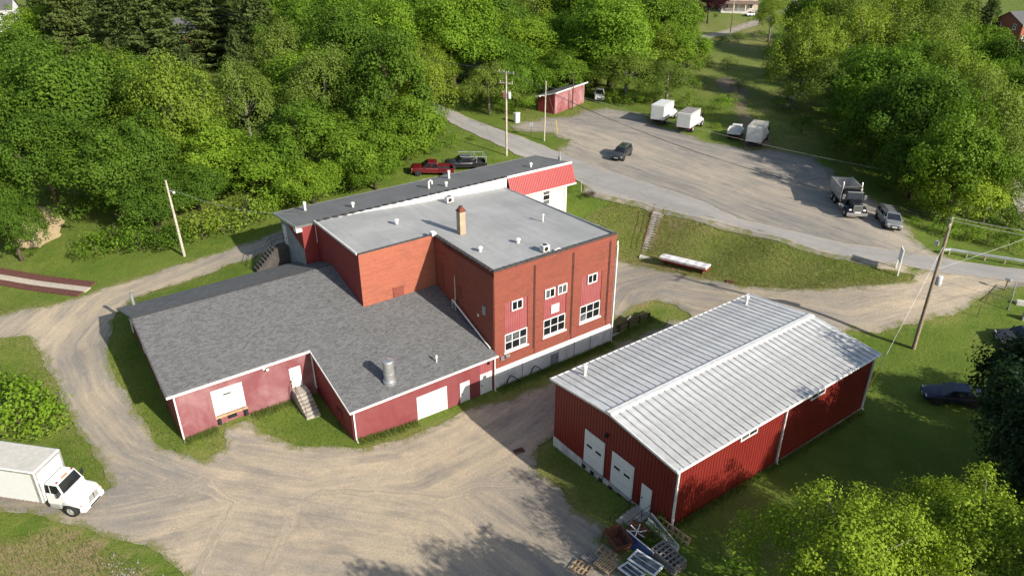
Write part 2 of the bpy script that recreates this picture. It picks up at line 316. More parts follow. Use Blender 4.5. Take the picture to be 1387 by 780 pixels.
REG={'gravel_yard':[(-50.91,59.36),(-48.64,60.24),(-47.41,60.93),(-46.16,61.62),(-43.66,62.22),(-42.39,63.02),(-40.98,64.05),(-39.28,65.37),(-37.16,66.58),(-35.19,68.32),(-32.93,69.57),(-30.84,70.38),(-28.66,72.3),(-26.84,73.55),(-24.82,75.17),(-22.31,77.84),(-19.59,81.26),(-17.44,84.02),(-15.1,86.54),(-13.11,89.12),(-11.85,90.55),(-7.22,92.92),(-3.42,97.28),(2.29,101.6),(5.42,100.4),(0.65,94.34),(-12.32,86.32),(-20.5,77.27),(-23.6,72.97),(-24.42,71.56),(-25.85,69.62),(-27.68,68.0),(-29.61,66.85),(-31.47,65.25),(-33.02,63.87),(-35.26,63.05),(-36.64,62.03),(-37.1,59.61),(-36.31,56.71),(-35.26,53.78),(-33.09,50.8),(-31.14,48.6),(-29.01,46.45),(-27.25,44.38),(-25.32,43.2),(-23.18,42.65),(-21.94,43.88),(-22.67,45.2),(-22.62,46.26),(-21.0,46.87),(-19.91,45.52),(-16.75,44.43),(-14.42,44.19),(-11.64,44.46),(-8.98,45.74),(-6.83,47.51),(-5.23,48.57),(-3.36,50.32),(-0.22,51.7),(3.07,53.96),(6.67,57.35),(10.55,60.61),(15.41,63.67),(15.96,64.66),(17.69,63.97),(18.47,64.87),(17.15,67.07),(15.33,67.71),(12.72,66.84),(10.94,64.88),(9.9,62.38),(9.0,65.18),(7.95,72.54),(9.46,80.3),(11.7,80.41),(12.33,77.26),(15.81,75.37),(17.19,73.79),(21.44,70.91),(24.07,68.94),(29.47,66.76),(34.29,65.84),(37.78,65.51),(40.34,65.96),(41.15,66.75),(40.75,68.04),(46.37,67.77),(52.06,66.2),(52.11,64.71),(49.12,64.36),(46.98,63.35),(45.14,62.28),(42.02,60.5),(37.57,59.77),(34.63,59.15),(32.46,59.77),(27.95,57.74),(20.53,55.32),(13.16,51.46),(6.42,47.54),(3.23,46.47),(2.01,45.36),(1.75,42.48),(3.47,40.57),(4.47,38.22),(5.54,37.17),(6.2,36.27),(5.74,34.77),(6.91,33.44),(7.55,30.85),(-4.08,29.42),(-17.11,29.32),(-19.58,31.44),(-20.62,32.45),(-22.61,33.57),(-24.62,34.36),(-26.28,34.86),(-29.12,35.71),(-31.54,36.55),(-34.78,37.0),(-37.89,37.2),(-40.17,40.6),(-36.63,39.99),(-33.36,39.74),(-30.31,38.89),(-28.6,39.41),(-30.22,41.63),(-32.37,43.76),(-34.78,46.3),(-37.34,49.29),(-40.43,53.02),(-42.52,55.49),(-44.15,56.9),(-46.45,56.58),(-48.69,55.86)],'asphalt_road':[(-14.83,131.99),(-6.62,121.35),(0.76,113.04),(4.67,108.57),(8.28,103.72),(13.94,96.84),(19.78,89.84),(24.3,84.65),(26.86,80.54),(32.61,76.83),(37.22,73.66),(42.77,71.54),(46.42,70.77),(49.86,69.77),(53.75,68.78),(59.5,68.6),(56.2,64.05),(51.57,65.41),(45.86,66.82),(40.61,68.92),(36.49,70.59),(31.88,73.67),(27.21,77.92),(20.38,82.21),(16.15,85.93),(10.88,89.66),(8.43,94.17),(6.37,98.53),(3.35,101.49),(0.7,103.49),(-3.8,109.81),(-8.77,116.54),(-13.01,123.82),(-15.8,128.72)],'gravel_lot':[(-0.43,118.72),(2.28,120.67),(5.85,123.59),(10.35,124.79),(12.6,128.76),(18.05,130.65),(22.59,127.45),(23.67,120.9),(30.56,110.84),(35.36,107.51),(41.16,108.01),(44.67,105.19),(45.52,99.41),(44.58,93.91),(46.82,89.72),(47.51,86.94),(47.74,82.51),(46.25,77.24),(45.77,72.33),(48.11,70.9),(46.11,69.46),(42.27,70.5),(36.75,72.46),(32.12,75.43),(26.54,79.29),(23.89,82.92),(19.47,88.17),(13.67,94.67),(8.66,101.43),(6.4,105.03),(7.66,107.71),(8.51,110.54),(6.88,114.26),(3.13,114.84),(0.77,115.9)],'gravel_shoulder':[(9.55,93.29),(10.95,90.48),(16.24,86.58),(20.48,82.8),(27.37,78.54),(32.06,74.26),(36.72,71.17),(40.81,69.36),(42.16,68.6),(40.89,67.18),(39.82,67.66),(36.13,69.64),(31.6,72.77),(26.96,76.93),(20.22,81.28),(16.01,84.92),(10.76,88.39),(9.07,89.72)],'house_driveway':[(51.85,212.91),(59.47,221.03),(67.88,233.86),(74.57,243.85),(85.56,258.09),(99.61,281.72),(110.16,304.72),(116.14,305.26),(102.39,278.1),(85.56,250.29),(73.48,233.67),(60.98,216.14),(51.16,205.47)],'side_street':[(85.15,115.85),(79.79,110.02),(74.1,102.67),(69.68,95.89),(66.76,89.59),(65.61,84.7),(68.33,80.58),(92.36,115.83)],'dirt_track':[(35.36,107.51),(37.82,108.18),(40.73,110.92),(41.91,117.67),(41.71,124.39),(42.93,133.08),(46.55,143.71),(48.18,155.27),(46.44,160.51),(42.88,157.12),(41.47,148.96),(42.27,141.81),(40.35,131.59),(38.08,121.43),(36.56,113.39)],'gravel_patch':[(49.81,133.35),(52.92,136.02),(56.35,144.29),(57.58,150.44),(55.54,148.87),(52.15,141.27)],'straw_patch':[(-54.53,73.22),(-51.63,72.87),(-50.83,74.95),(-51.97,78.77),(-54.29,81.82),(-58.24,83.23),(-57.88,80.25)]}
PATHS=[[(48.34,67.19),(41.13,64.77),(33.34,63.27),(23.62,67.19),(16.67,70.93),(13.29,69.79),(11.66,66.4)],[(11.2,60.09),(4.33,52.87),(-0.8,46.68),(-7.25,41.1),(-14.36,39.26),(-22.15,40.55),(-28.74,43.39),(-34.71,48.87),(-39.52,55.44),(-38.67,61.71),(-33.51,66.99),(-27.33,71.93),(-22.96,77.05)],[(0.3,32.21),(-4.76,37.35),(-14.36,39.26)],[(-31.93,37.24),(-27.54,37.43),(-20.84,39.86)]]
TKEY=[(92,120),(55,205),(140,222),(232,140),(185,205),(205,262),(295,200),(262,245),(330,130),(352,215),(405,185),(440,112),(470,190),(420,240),(522,108),(545,165),(566,115),(505,225),(540,192),(470,65),(425,35),(382,70),(515,52),(612,45),(578,88),(655,65),(662,112),(700,55),(700,105),(745,70),(770,95),(830,45),(850,95),(892,60),(905,105),(930,80),(865,20),(665,20),(725,12),(790,15),(540,12),(480,12),(600,8),(380,15),(905,22),(808,80),(1095,62),(1130,112),(1172,55),(1200,118),(1250,65),(1232,158),(1292,118),(1332,160),(1305,210),(1355,225),(1245,215),(1190,175),(1150,30),(1215,20),(1275,25),(1305,75),(1365,130),(1110,20),(1075,85),(1300,245),(1160,145),(1352,178),(12,300),(-20,250),(-30,170),(28,90)]
TLAB=['dark green tree below and left of the spruces', 'dark green tree above the straw patch', 'dark green tree above and left of the pale lane pole, third nearest', 'pale yellow-green tree below the spruces', 'dark green tree above and left of the pale lane pole, second nearest', 'dark green tree above and left of the pale lane pole, nearest one', 'bright green tree above and right of the pale lane pole, nearest one', 'dark green tree above the pale lane pole', 'olive green airy tree below and right of the spruces', 'bright green tree above and right of the pale lane pole, second nearest', 'mid green tree above and left of the roof of the rear addition', 'olive green airy tree left of the road bend', 'mid green tree above the roof of the rear addition, second nearest', 'bright green tree left of the roof of the rear addition', 'dark green tree above and left of the road bend, nearest one', 'mid green tree below and left of the road bend', 'pale yellow-green tree above and left of the road bend', 'mid green tree above the roof of the rear addition, nearest one', 'bright green tree above and left of the maroon pickup', 'dark green tree above and left of the road bend, second nearest', 'mid green tree above and left of the road bend, second nearest', 'olive green airy tree right of the spruces, second nearest', 'bright green tree above and left of the road bend, nearest one', 'bright green tree above the road bend', 'pale yellow-green tree above the road bend, nearest one', 'mid green tree above the tall utility pole, second nearest', 'olive green airy tree above and left of the tall utility pole', 'bright green tree above and left of the shed', 'mid green tree above the tall utility pole, nearest one', 'bright green tree above the shed, nearest one', 'mid green tree above the shed, nearest one', 'bright green tree above and right of the shed', 'olive green airy tree above and right of the shed', 'pale yellow-green tree below and left of the far tan house', 'olive green airy tree above the leftmost box truck, nearest one', 'olive green airy tree above the leftmost box truck, second nearest', 'mid green tree left of the far tan house, second nearest', 'dark green tree above the tall utility pole, nearest one', 'pale yellow-green tree above the shed', 'mid green tree above the shed, second nearest', 'mid green tree above the road bend, third nearest', 'bright green tree above and left of the road bend, second nearest', 'mid green tree above the road bend, second nearest', 'mid green tree right of the spruces', 'mid green tree left of the far tan house, nearest one', 'mid green tree above and right of the shed', 'pale yellow-green tree below and right of the far tan house, second nearest', 'olive green airy tree above and right of the rightmost box truck', 'pale yellow-green tree right of the far tan house, second nearest', 'mid green tree above the dump truck', 'olive green airy tree left of the brick house at the right edge, second nearest', 'dark green tree above and right of the dump truck, second nearest', 'pale yellow-green tree below and left of the brick house at the right edge', 'olive green airy tree below the brick house at the right edge, second nearest', 'mid green tree above the lawn pole top', 'olive green airy tree above and right of the lawn pole top', 'dark green tree above and right of the dump truck, nearest one', 'dark green tree above the dump truck', 'olive green airy tree right of the far tan house', 'pale yellow-green tree left of the brick house at the right edge', 'olive green airy tree left of the brick house at the right edge, nearest one', 'mid green tree below and left of the brick house at the right edge, nearest one', 'bright green tree below the brick house at the right edge', 'mid green tree right of the far tan house, nearest one', 'olive green airy tree below and right of the far tan house', 'vivid yellow-green tree above the lawn pole top', 'mid green tree right of the rightmost box truck', 'mid green tree above and right of the lawn pole top', 'dark green tree left of the straw patch', 'dark green tree above and left of the straw patch', 'dark green tree below the white house corner, second nearest', 'dark green tree below the white house corner, nearest one', 'mid green tree below the white house corner', 'olive green airy tree below the white house corner', 'pale yellow-green tree below and left of the spruces', 'bright green tree left of the road bend', 'dark green tree below the spruces', 'mid green tree below and left of the spruces', 'olive green airy tree above and left of the road bend', 'pale yellow-green tree above the tall utility pole', 'bright green tree above the shed, second nearest', 'dark green tree above the road bend, nearest one', 'mid green tree above and left of the road bend, nearest one', 'olive green airy tree right of the spruces, nearest one', 'pale yellow-green tree above and right of the shed', 'bright green tree below and left of the far tan house', 'dark green tree above and right of the rightmost box truck', 'mid green tree below and left of the brick house at the right edge, second nearest', 'olive green airy tree below the brick house at the right edge, nearest one', 'pale yellow-green tree below and right of the far tan house, nearest one', 'bright green tree left of the brick house at the right edge, second nearest', 'dark green tree below the brick house at the right edge', 'mid green tree below the brick house at the right edge', 'olive green airy tree below and left of the brick house at the right edge', 'pale yellow-green tree below and left of the white house corner', 'bright green tree below and right of the white house corner', 'dark green tree right of the spruces', 'mid green tree above the road bend, nearest one', 'olive green airy tree above the shed, nearest one', 'pale yellow-green tree left of the far tan house', 'bright green tree above and left of the road bend, third nearest', 'dark green tree above and right of the spruces, nearest one', 'mid green tree right of the far tan house, second nearest', 'olive green airy tree left of the brick house at the right edge, third nearest', 'pale yellow-green tree right of the far tan house, nearest one', 'bright green tree left of the brick house at the right edge, nearest one', 'dark green tree above the tall utility pole, second nearest', 'mid green tree left of the far tan house, third nearest', 'olive green airy tree above the road bend', 'pale yellow-green tree right of the spruces', 'bright green tree below and left of the brick house at the right edge', 'dark green tree below and right of the brick house at the right edge', 'mid green tree above the road bend, fourth nearest', 'olive green airy tree above the shed, second nearest', 'pale yellow-green tree above the road bend, second nearest', 'bright green tree left of the brick house at the right edge, third nearest', 'dark green tree above and right of the spruces, second nearest', 'mid green tree above the spruces', 'olive green airy tree above and right of the far tan house', 'pale yellow-green tree above and left of the far tan house', 'bright green tree above the shed, third nearest', 'dark green tree above the road bend, second nearest', 'mid green tree above and right of the spruces', 'olive green airy tree above and left of the brick house at the right edge', 'pale yellow-green tree right of the white house corner', 'bright green tree above the spruces']
TREES=[(-58.8,97.7,15.8,17.0,'mapleD','front'),(-53.6,80.7,10.6,12.8,'mapleD','front'),(-45.8,78.9,11.9,11.0,'mapleD','front'),(-42.0,90.2,12.9,16.2,'locustY','front'),(-43.0,81.3,9.6,11.6,'mapleD','wood'),(-40.2,76.9,8.9,6.5,'mapleD','front'),(-36.0,87.0,11.4,8.5,'mapleB','front'),(-36.9,80.6,8.2,6.0,'mapleD','wood'),(-36.5,99.9,10.8,13.3,'olive','wood'),(-30.5,85.3,10.7,7.0,'mapleB','front'),(-26.1,87.8,11.4,10.0,'mapleM','wood'),(-26.2,103.6,11.8,14.7,'olive','wood'),(-20.6,89.3,11.6,8.5,'mapleM','front'),(-23.7,81.8,8.3,5.5,'mapleB','front'),(-17.3,101.6,12.7,16.3,'mapleD','front'),(-14.7,96.8,11.3,9.0,'mapleM','front'),(-13.9,109.7,10.5,12.9,'locustY','wood'),(-17.1,86.5,7.6,5.0,'mapleM','front'),(-15.3,96.6,7.2,4.5,'mapleB','front'),(-27.2,124.8,13.1,16.7,'mapleD','wood'),(-37.8,146.3,15.2,17.0,'mapleM','wood'),(-38.7,127.1,11.9,14.8,'olive','wood'),(-23.2,133.8,14.0,17.0,'mapleB','wood'),(-11.2,141.8,15.6,17.0,'mapleB','wood'),(-14.9,130.7,10.8,11.0,'locustY','wood'),(-5.4,144.9,17.8,12.0,'mapleM','wood'),(-3.9,124.7,9.7,9.0,'olive','front'),(1.0,153.9,18.8,12.0,'mapleB','wood'),(0.8,129.2,10.8,9.0,'mapleM','front'),(7.7,153.0,17.0,9.0,'mapleB','wood'),(10.5,138.9,11.5,8.0,'mapleM','front'),(19.4,147.4,17.9,17.0,'mapleB','wood'),(21.2,137.3,13.8,9.0,'olive','front'),(29.9,154.6,17.1,12.0,'locustY','wood'),(28.3,134.7,12.0,8.0,'olive','front'),(35.5,152.9,10.8,8.0,'olive','front'),(28.5,173.7,17.9,17.0,'mapleM','wood'),(-4.5,166.9,17.2,17.0,'mapleD','wood'),(5.4,178.6,18.4,17.0,'locustY','wood'),(16.3,177.1,18.2,17.0,'mapleM','wood'),(-25.3,172.7,17.8,17.0,'mapleM','wood'),(-34.9,171.4,17.6,17.0,'mapleB','wood'),(-16.0,179.6,16.4,17.0,'mapleM','wood'),(-49.8,166.7,15.3,17.0,'mapleM','wood'),(35.0,172.9,13.9,17.0,'mapleM','wood'),(16.5,146.8,13.8,9.0,'mapleM','wood'),(55.4,141.6,15.7,17.0,'locustY','right'),(56.9,130.9,14.9,10.0,'olive','right'),(69.7,150.0,20.1,17.0,'locustY','right'),(55.7,110.2,15.2,17.0,'mapleM','right'),(78.2,144.2,19.4,17.0,'olive','right'),(53.1,96.9,12.4,15.5,'mapleD','right'),(68.2,114.1,16.4,17.0,'locustY','right'),(63.4,97.5,14.3,17.0,'olive','right'),(54.0,84.7,11.7,14.4,'mapleM','right'),(59.9,86.3,10.3,12.5,'olive','right'),(53.0,91.9,10.4,9.0,'mapleD','right'),(53.0,104.2,10.3,9.0,'mapleD','right'),(76.2,173.9,18.0,17.0,'olive','right'),(94.5,189.5,19.6,17.0,'locustY','right'),(102.3,183.6,17.9,17.0,'olive','right'),(87.2,145.6,12.0,14.6,'mapleM','right'),(79.7,118.2,11.4,13.7,'mapleB','right'),(73.5,184.7,14.8,17.0,'mapleM','right'),(52.7,140.5,10.0,12.0,'olive','right'),(54.7,85.0,10.3,9.0,'mapleY','right'),(56.3,119.3,10.9,8.0,'mapleM','right'),(70.7,104.6,9.0,11.0,'mapleM','right'),(-52.3,70.4,5.7,7.5,'mapleD','edge'),(-58.1,76.6,7.8,9.6,'mapleD','wood'),(-66.7,90.1,11.1,13.4,'mapleD','wood'),(-76.9,117.2,12.5,15.5,'mapleD','wood'),(-71.1,106.5,11.1,13.8,'mapleM','fill'),(-82.0,118.4,12.8,12.8,'olive','fill'),(-60.8,110.8,10.7,13.3,'locustY','fill'),(-30.2,110.6,13.1,12.2,'mapleB','fill'),(-48.3,99.2,12.4,12.9,'mapleD','fill'),(-65.6,121.1,11.4,12.1,'mapleM','fill'),(-20.7,114.6,11.0,13.9,'olive','fill'),(-1.2,148.8,10.6,12.0,'locustY','fill'),(8.8,159.1,10.6,12.9,'mapleB','fill'),(-16.0,152.1,12.4,14.0,'mapleD','fill'),(-31.0,159.2,13.1,13.8,'mapleM','fill'),(-47.0,154.9,13.4,12.5,'olive','fill'),(23.3,160.2,12.8,12.7,'locustY','fill'),(34.1,153.3,10.8,12.1,'mapleB','fill'),(61.9,128.5,12.9,12.9,'mapleD','fill'),(72.5,133.2,13.3,13.8,'mapleM','fill'),(85.3,126.4,11.6,11.6,'olive','fill'),(62.2,161.2,10.7,12.0,'locustY','fill'),(85.5,164.0,12.9,12.4,'mapleB','fill'),(92.6,140.0,12.3,13.8,'mapleD','fill'),(79.8,106.4,13.0,12.4,'mapleM','fill'),(62.4,103.5,12.0,13.9,'olive','fill'),(-95.5,128.0,13.1,11.8,'locustY','fill'),(-100.1,161.4,12.0,12.6,'mapleB','fill'),(-58.8,178.1,12.2,12.5,'mapleD','fill'),(-18.1,196.2,10.7,12.0,'mapleM','fill'),(9.8,200.8,11.5,12.4,'olive','fill'),(31.7,196.8,11.7,13.7,'locustY','fill'),(-40.7,193.3,12.1,13.2,'mapleB','fill'),(-78.4,196.9,12.8,13.4,'mapleD','fill'),(88.8,205.8,12.8,13.9,'mapleM','fill'),(107.5,213.3,11.2,12.1,'olive','fill'),(69.5,206.2,10.7,12.6,'locustY','fill'),(121.3,234.1,10.7,12.1,'mapleB','fill'),(-6.7,226.2,11.0,12.0,'mapleD','fill'),(26.3,226.2,12.3,13.8,'mapleM','fill'),(-31.8,231.9,12.2,12.3,'olive','fill'),(-56.7,230.6,13.5,11.8,'locustY','fill'),(100.3,159.9,12.5,12.1,'mapleB','fill'),(94.1,118.2,11.6,13.7,'mapleD','fill'),(-10.2,264.7,12.4,12.8,'mapleM','fill'),(21.8,271.2,12.0,12.0,'olive','fill'),(-44.6,271.0,12.8,14.0,'locustY','fill'),(128.9,259.7,11.8,12.3,'mapleB','fill'),(-90.5,239.9,12.1,12.2,'mapleD','fill'),(-121.5,249.2,10.9,12.3,'mapleM','fill'),(105.7,300.4,13.5,12.9,'olive','fill'),(60.2,300.6,12.7,13.0,'locustY','fill'),(20.4,320.4,11.6,13.4,'mapleB','fill'),(-29.6,319.2,11.2,11.7,'mapleD','fill'),(-80.6,308.1,11.0,11.7,'mapleM','fill'),(149.1,279.4,12.3,13.4,'olive','fill'),(-117.5,198.6,13.2,13.3,'locustY','fill'),(-105.0,215.6,12.0,11.9,'mapleB','fill')]
SLAB=['drooping spruce right of the white house corner, nearest one', 'drooping spruce right of the white house corner, third nearest', 'drooping spruce right of the white house corner, fifth nearest', 'drooping spruce above and left of the road bend', 'drooping spruce right of the white house corner, second nearest', 'drooping spruce right of the white house corner, fourth nearest', 'drooping spruce above and right of the white house corner', 'drooping spruce above the pale lane pole, second nearest', 'drooping spruce below and right of the white house corner', 'drooping spruce above the pale lane pole, nearest one', 'drooping spruce above and left of the brick house at the right edge, nearest one', 'drooping spruce above and left of the brick house at the right edge, second nearest']
SPRUCE=[(-89.3,155.3,17.9,24.0),(-68.7,144.4,19.5,24.0),(-62.8,160.6,20.0,24.0),(-50.9,152.1,15.3,22.2),(-94.1,182.4,20.8,24.0),(-83.0,195.7,22.2,24.0),(-105.3,175.1,15.0,21.8),(-43.1,117.9,9.8,14.2),(-62.5,117.1,9.2,13.3),(-49.2,112.8,8.9,12.9),(127.9,206.5,9.8,14.2),(126.0,212.5,10.1,14.6)]
SHRUBS=[(-44.5, 71.0, 3.8, 'mapleM','round shrub at the left end of the hedge by the lane'), (-42.5, 71.6, 4.3, 'mapleB','full shrub in the hedge beside the lane, second from the left'), (-40.0, 71.5, 4.1, 'mapleM','full shrub in the middle of the hedge beside the lane'), (-37.9, 71.7, 4.1, 'mapleD','dark shrub in the hedge left of the pale lane pole'), (-36.4, 72.1, 3.2, 'mapleM','shrub touching the left side of the pale lane pole'), (-33.9, 73.5, 4.6, 'locustY','yellow-green shrub right of the pale lane pole'), (-31.8, 74.4, 4.3, 'locustY','yellow-green shrub on the slope above the lane, second right of the pole'), (-29.9, 76.5, 4.9, 'locustY','bright sprawling shrub on the slope above the lane'), (-28.3, 78.7, 4.3, 'mapleB','shrub on the slope left of the rear addition'), (-26.3, 80.9, 4.1, 'locustY', "shrub on the slope above the rear addition's left end"), (-24.0, 83.4, 3.8, 'mapleB','low shrub behind the rear addition roof, leftmost'), (-21.8, 85.7, 3.8, 'mapleM','low shrub behind the rear addition roof, second from left'), (-19.2, 87.7, 3.5, 'locustY','yellow-green low shrub behind the rear addition roof'), (-17.1, 90.4, 3.2, 'mapleB','leafy shrub left of the maroon pickup'), (-15.5, 94.9, 2.6, 'mapleM','shrub above and left of the maroon pickup'), (-11.4, 100.7, 3.2, 'mapleM','shrub on the grassy slope above the pickups'), (-8.8, 104.2, 2.6, 'mapleB','bright shrub on the slope above the black pickup'), (-10.4, 108.1, 2.6, 'olive','olive shrub on the slope below the road bend'), (-6.0, 109.2, 1.2, 'mapleM','small shrub beside the road above the tall utility pole'), (-14.2, 107.2, 3.8, 'mapleB','bushy shrub at the wood edge above the pickups'), (-0.7, 125.3, 2.9, 'mapleM','shrub across the road behind the tall pole'), (-3.1, 129.7, 3.5, 'mapleB','shrub across the road left of the tall pole'), (-5.8, 132.9, 3.5, 'olive','shrub across the road at the wood edge'), (2.4, 128.0, 3.2, 'mapleB','shrub at the left wall of the shed'), (18.5, 134.3, 3.5, 'mapleB','bright weeds and shrub right of the derelict pickup'), (22.1, 133.1, 3.8, 'mapleB','low bright shrub behind the leftmost box truck'), (26.1, 135.0, 3.5, 'olive','olive shrub behind the leftmost box truck'), (31.2, 130.3, 3.2, 'olive','dry olive shrub behind the gray roofed box truck'), (33.0, 125.5, 2.9, 'locustY','pale shrub right of the gray roofed box truck'), (37.4, 131.1, 3.8, 'mapleB','round bright shrub above the small dump bed truck'), (41.3, 137.1, 2.9, 'olive','dry shrub above the rightmost box truck'), (33.6, 118.5, 1.4, 'locustY','low weeds left of the small dump bed truck'), (45.0, 146.4, 2.9, 'olive','dry shrub at the edge of the overgrown path'), (48.3, 167.5, 3.5, 'olive','dry tangled shrub beside the overgrown path'), (48.3, 189.0, 3.8, 'olive','gray-green brush beside the far field'), (54.3, 198.2, 3.5, 'olive','gray-green brush left of the far driveway'), (60.8, 203.9, 3.8, 'olive','gray-green brush below the far driveway'), (69.6, 213.2, 3.8, 'mapleM','shrub at the left edge of the right wood'), (49.8, 109.7, 3.5, 'mapleD','dark shrub behind the dump truck'), (51.1, 103.2, 3.5, 'mapleM','shrub above the dump truck cab'), (52.5, 99.0, 3.8, 'mapleD','dark shrub above the silver minivan'), (53.1, 93.4, 3.5, 'mapleM','shrub right of the silver minivan'), (52.8, 86.8, 3.2, 'mapleB','bright low shrub between minivan and lawn pole'), (48.4, 81.1, 1.6, 'mapleB','low bright weeds right of the silver minivan'), (50.4, 78.8, 3.2, 'mapleB','bright shrub at the start of the guardrail'), (52.7, 78.1, 3.5, 'mapleM','shrub behind the guardrail, left one'), (55.2, 77.8, 3.2, 'locustY','yellow-green shrub behind the guardrail'), (56.5, 75.7, 3.2, 'mapleM','shrub behind the guardrail at the right edge'), (61.6, 85.8, 4.3, 'mapleD','dark shrub on the slope above the guardrail'), (59.4, 88.9, 4.3, 'mapleM','shrub under the bright tree above the guardrail'), (63.9, 85.0, 3.5, 'olive','brown-green brush beside the side street'), (49.5, 133.3, 3.5, 'mapleD','dark brush at the right of the overgrown path'), (47.9, 119.0, 3.8, 'mapleD','dark low brush at the wood edge above the dump truck'), (56.0, 157.9, 3.5, 'olive','olive brush beside the overgrown path'), (62.0, 182.2, 3.8, 'mapleM','shrub where the right wood meets the far field'), (9.8, 88.5, 1.3, 'plum','small purple-leaved bush by the road beside the awning'), (7.5, 89.9, 1.6, 'mapleB','small green bush at the corner under the awning'), (9.9, 35.9, 1.3, 'mapleM','green bush beside the warehouse steps'), (9.2, 34.5, 1.5, 'mapleD','dark weeds among the scrap pile'), (-38.4, 45.5, 5.2, 'mapleB','big bright leafy bush above the white box truck'), (-36.4, 45.4, 3.6, 'mapleB','bright bush right of the big bush above the white box truck'), (-40.9, 46.6, 5.0, 'mapleB','bright bush at the left edge above the white box truck'), (-55.6, 74.1, 3.5, 'mapleD','dark shrub at the left edge below the small tree'), (-50.9, 78.7, 3.8, 'mapleD','dark low shrub under the big dark maples'), (-46.3, 80.1, 3.8, 'mapleD','dark low shrub under the maples above the hedge')]
# ---------------------------------------------------------------- terrain
_p = np.array(CPT); _S = 50.; _xy = _p[:, :2]/_S; _n = len(_p)
def _U(d): return np.where(d > 0, d*np.log(np.maximum(d, 1e-9)), 0)
_A = np.zeros((_n+3, _n+3)); _A[:_n, :_n] = _U(((_xy[:, None]-_xy[None])**2).sum(-1))+np.eye(_n)*.002
_A[:_n, _n] = 1; _A[:_n, _n+1:] = _xy; _A[_n:, :_n] = _A[:_n, _n:].T
_w = np.linalg.solve(_A, np.r_[_p[:, 2], 0, 0, 0])
def TH(x, y):
    x = np.asarray(x, float); q = np.stack([x.ravel(), np.asarray(y, float).ravel()], -1)/_S; out = []
    for i in range(0, len(q), 4000):
        k = q[i:i+4000]; out.append(_U(((k[:, None]-_xy[None])**2).sum(-1))@_w[:_n]+_w[_n]+k@_w[_n+1:])
    o = np.concatenate(out).reshape(x.shape); return o if x.shape else float(o)
def inside(x, y, pl):
    x = np.asarray(x, float); y = np.asarray(y, float); c = np.zeros(x.shape, bool); j = len(pl)-1
    for i in range(len(pl)):
        (xi, yi), (xj, yj) = pl[i], pl[j]
        if yi != yj: c ^= ((yi > y) != (yj > y)) & (x < (xj-xi)*(y-yi)/(yj-yi)+xi)
        j = i
    return c
def pdist(x, y, pl, closed=True):
    m = np.full(np.shape(x), 1e9)
    for i in range(len(pl) if closed else len(pl)-1):
        a = np.array(pl[i]); b = np.array(pl[(i+1) % len(pl)]); d = b-a
        t = np.clip(((x-a[0])*d[0]+(y-a[1])*d[1])/(d@d+1e-9), 0, 1); m = np.minimum(m, np.hypot(x-a[0]-d[0]*t, y-a[1]-d[1]*t))
    return m
def npmesh(name, V, Fq, mat, attrs=None, smooth=False):
    V = np.ascontiguousarray(V, np.float32); Fq = np.ascontiguousarray(Fq, np.int32); k = Fq.shape[1]
    me = bpy.data.meshes.new(name); me.vertices.add(len(V)); me.vertices.foreach_set('co', V.ravel())
    me.loops.add(Fq.size); me.loops.foreach_set('vertex_index', Fq.ravel()); me.polygons.add(len(Fq))
    me.polygons.foreach_set('loop_start', np.arange(0, Fq.size, k, dtype=np.int32))
    if smooth: me.polygons.foreach_set('use_smooth', np.ones(len(Fq), bool))
    me.update(calc_edges=True)
    for an, av in (attrs or {}).items():
        a = me.attributes.new(an, 'FLOAT', 'POINT'); a.data.foreach_set('value', np.ascontiguousarray(av, np.float32))
    me.materials.append(M[mat] if isinstance(mat, str) else mat); return me
def wob(x, y, s=0.):                                # cheap smooth wobble for outlines and patches
    return np.sin(x*.9+1.3*np.sin(y*.7+s))*.5+np.sin(y*1.7+x*.6+s*2)*.3+np.sin(x*3.1-y*2.3+s)*.2
# dryness of the grass: dry bank, weedy corner by the truck, worn edges
BANK = [W(-64, 47), (12.5, 87), (27, 80.5), (40.5, 69.5), (41.5, 65.5), (30, 66), (20, 69), (10, 72)]
FIELD = [(36, 108), (46, 104), (60, 150), (80, 240), (50, 240), (36, 150)]
WEEDS = [(-60, 20), (-36, 34), (-29.5, 35.5), (-24, 33), (-17, 28), (-10, 20)]
def dry(x, y):
    d = .28+.22*wob(x*.12, y*.12, 3)+.12*wob(x*.5, y*.5, 1)
    d = d+.55*np.clip(1-pdist(x, y, BANK)/1.2, 0, 1)*0+np.where(inside(x, y, BANK), .33, 0)+np.where(inside(x, y, FIELD), .3, 0)+np.where(inside(x, y, WEEDS), .58, 0)
    e = np.minimum(pdist(x, y, REG['gravel_yard']), pdist(x, y, REG['gravel_lot']))
    return np.clip(d+.35*np.clip(1-e/1.3, 0, 1), 0, 1)
tg = NT('grass', .95, spec=.15); wv = tg.wpos(); da = tg.attr('dry')[2]
g1 = tg.noise(wv, .35, 6, .6); g2 = tg.noise(wv, 2.4, 5, .65); g3 = tg.noise(wv, 11, 3, .6)
gcol = tg.mix(tg.ramp(g1, [(.35, 0.), (.68, 1.)]), (.09, .145, .018), (.145, .19, .03))
dd = tg.math('ADD', da, tg.math('MULTIPLY', tg.math('SUBTRACT', g2, .5), .9))
gcol = tg.mix(tg.ramp(dd, [(.35, 0.), (.95, .9)]), gcol, (.27, .23, .09))
gcol = tg.mix(tg.ramp(tg.math('MULTIPLY', dd, g1), [(.36, 0.), (.5, .65)]), gcol, (.30, .21, .135))
gcol = tg.mix(tg.ramp(g3, [(.35, .45), (.62, 0.)]), gcol, (.045, .07, .012)); tg.col(gcol)
tg.bump(tg.math('ADD', g3, tg.math('MULTIPLY', g2, 1.5)), .7, .12)
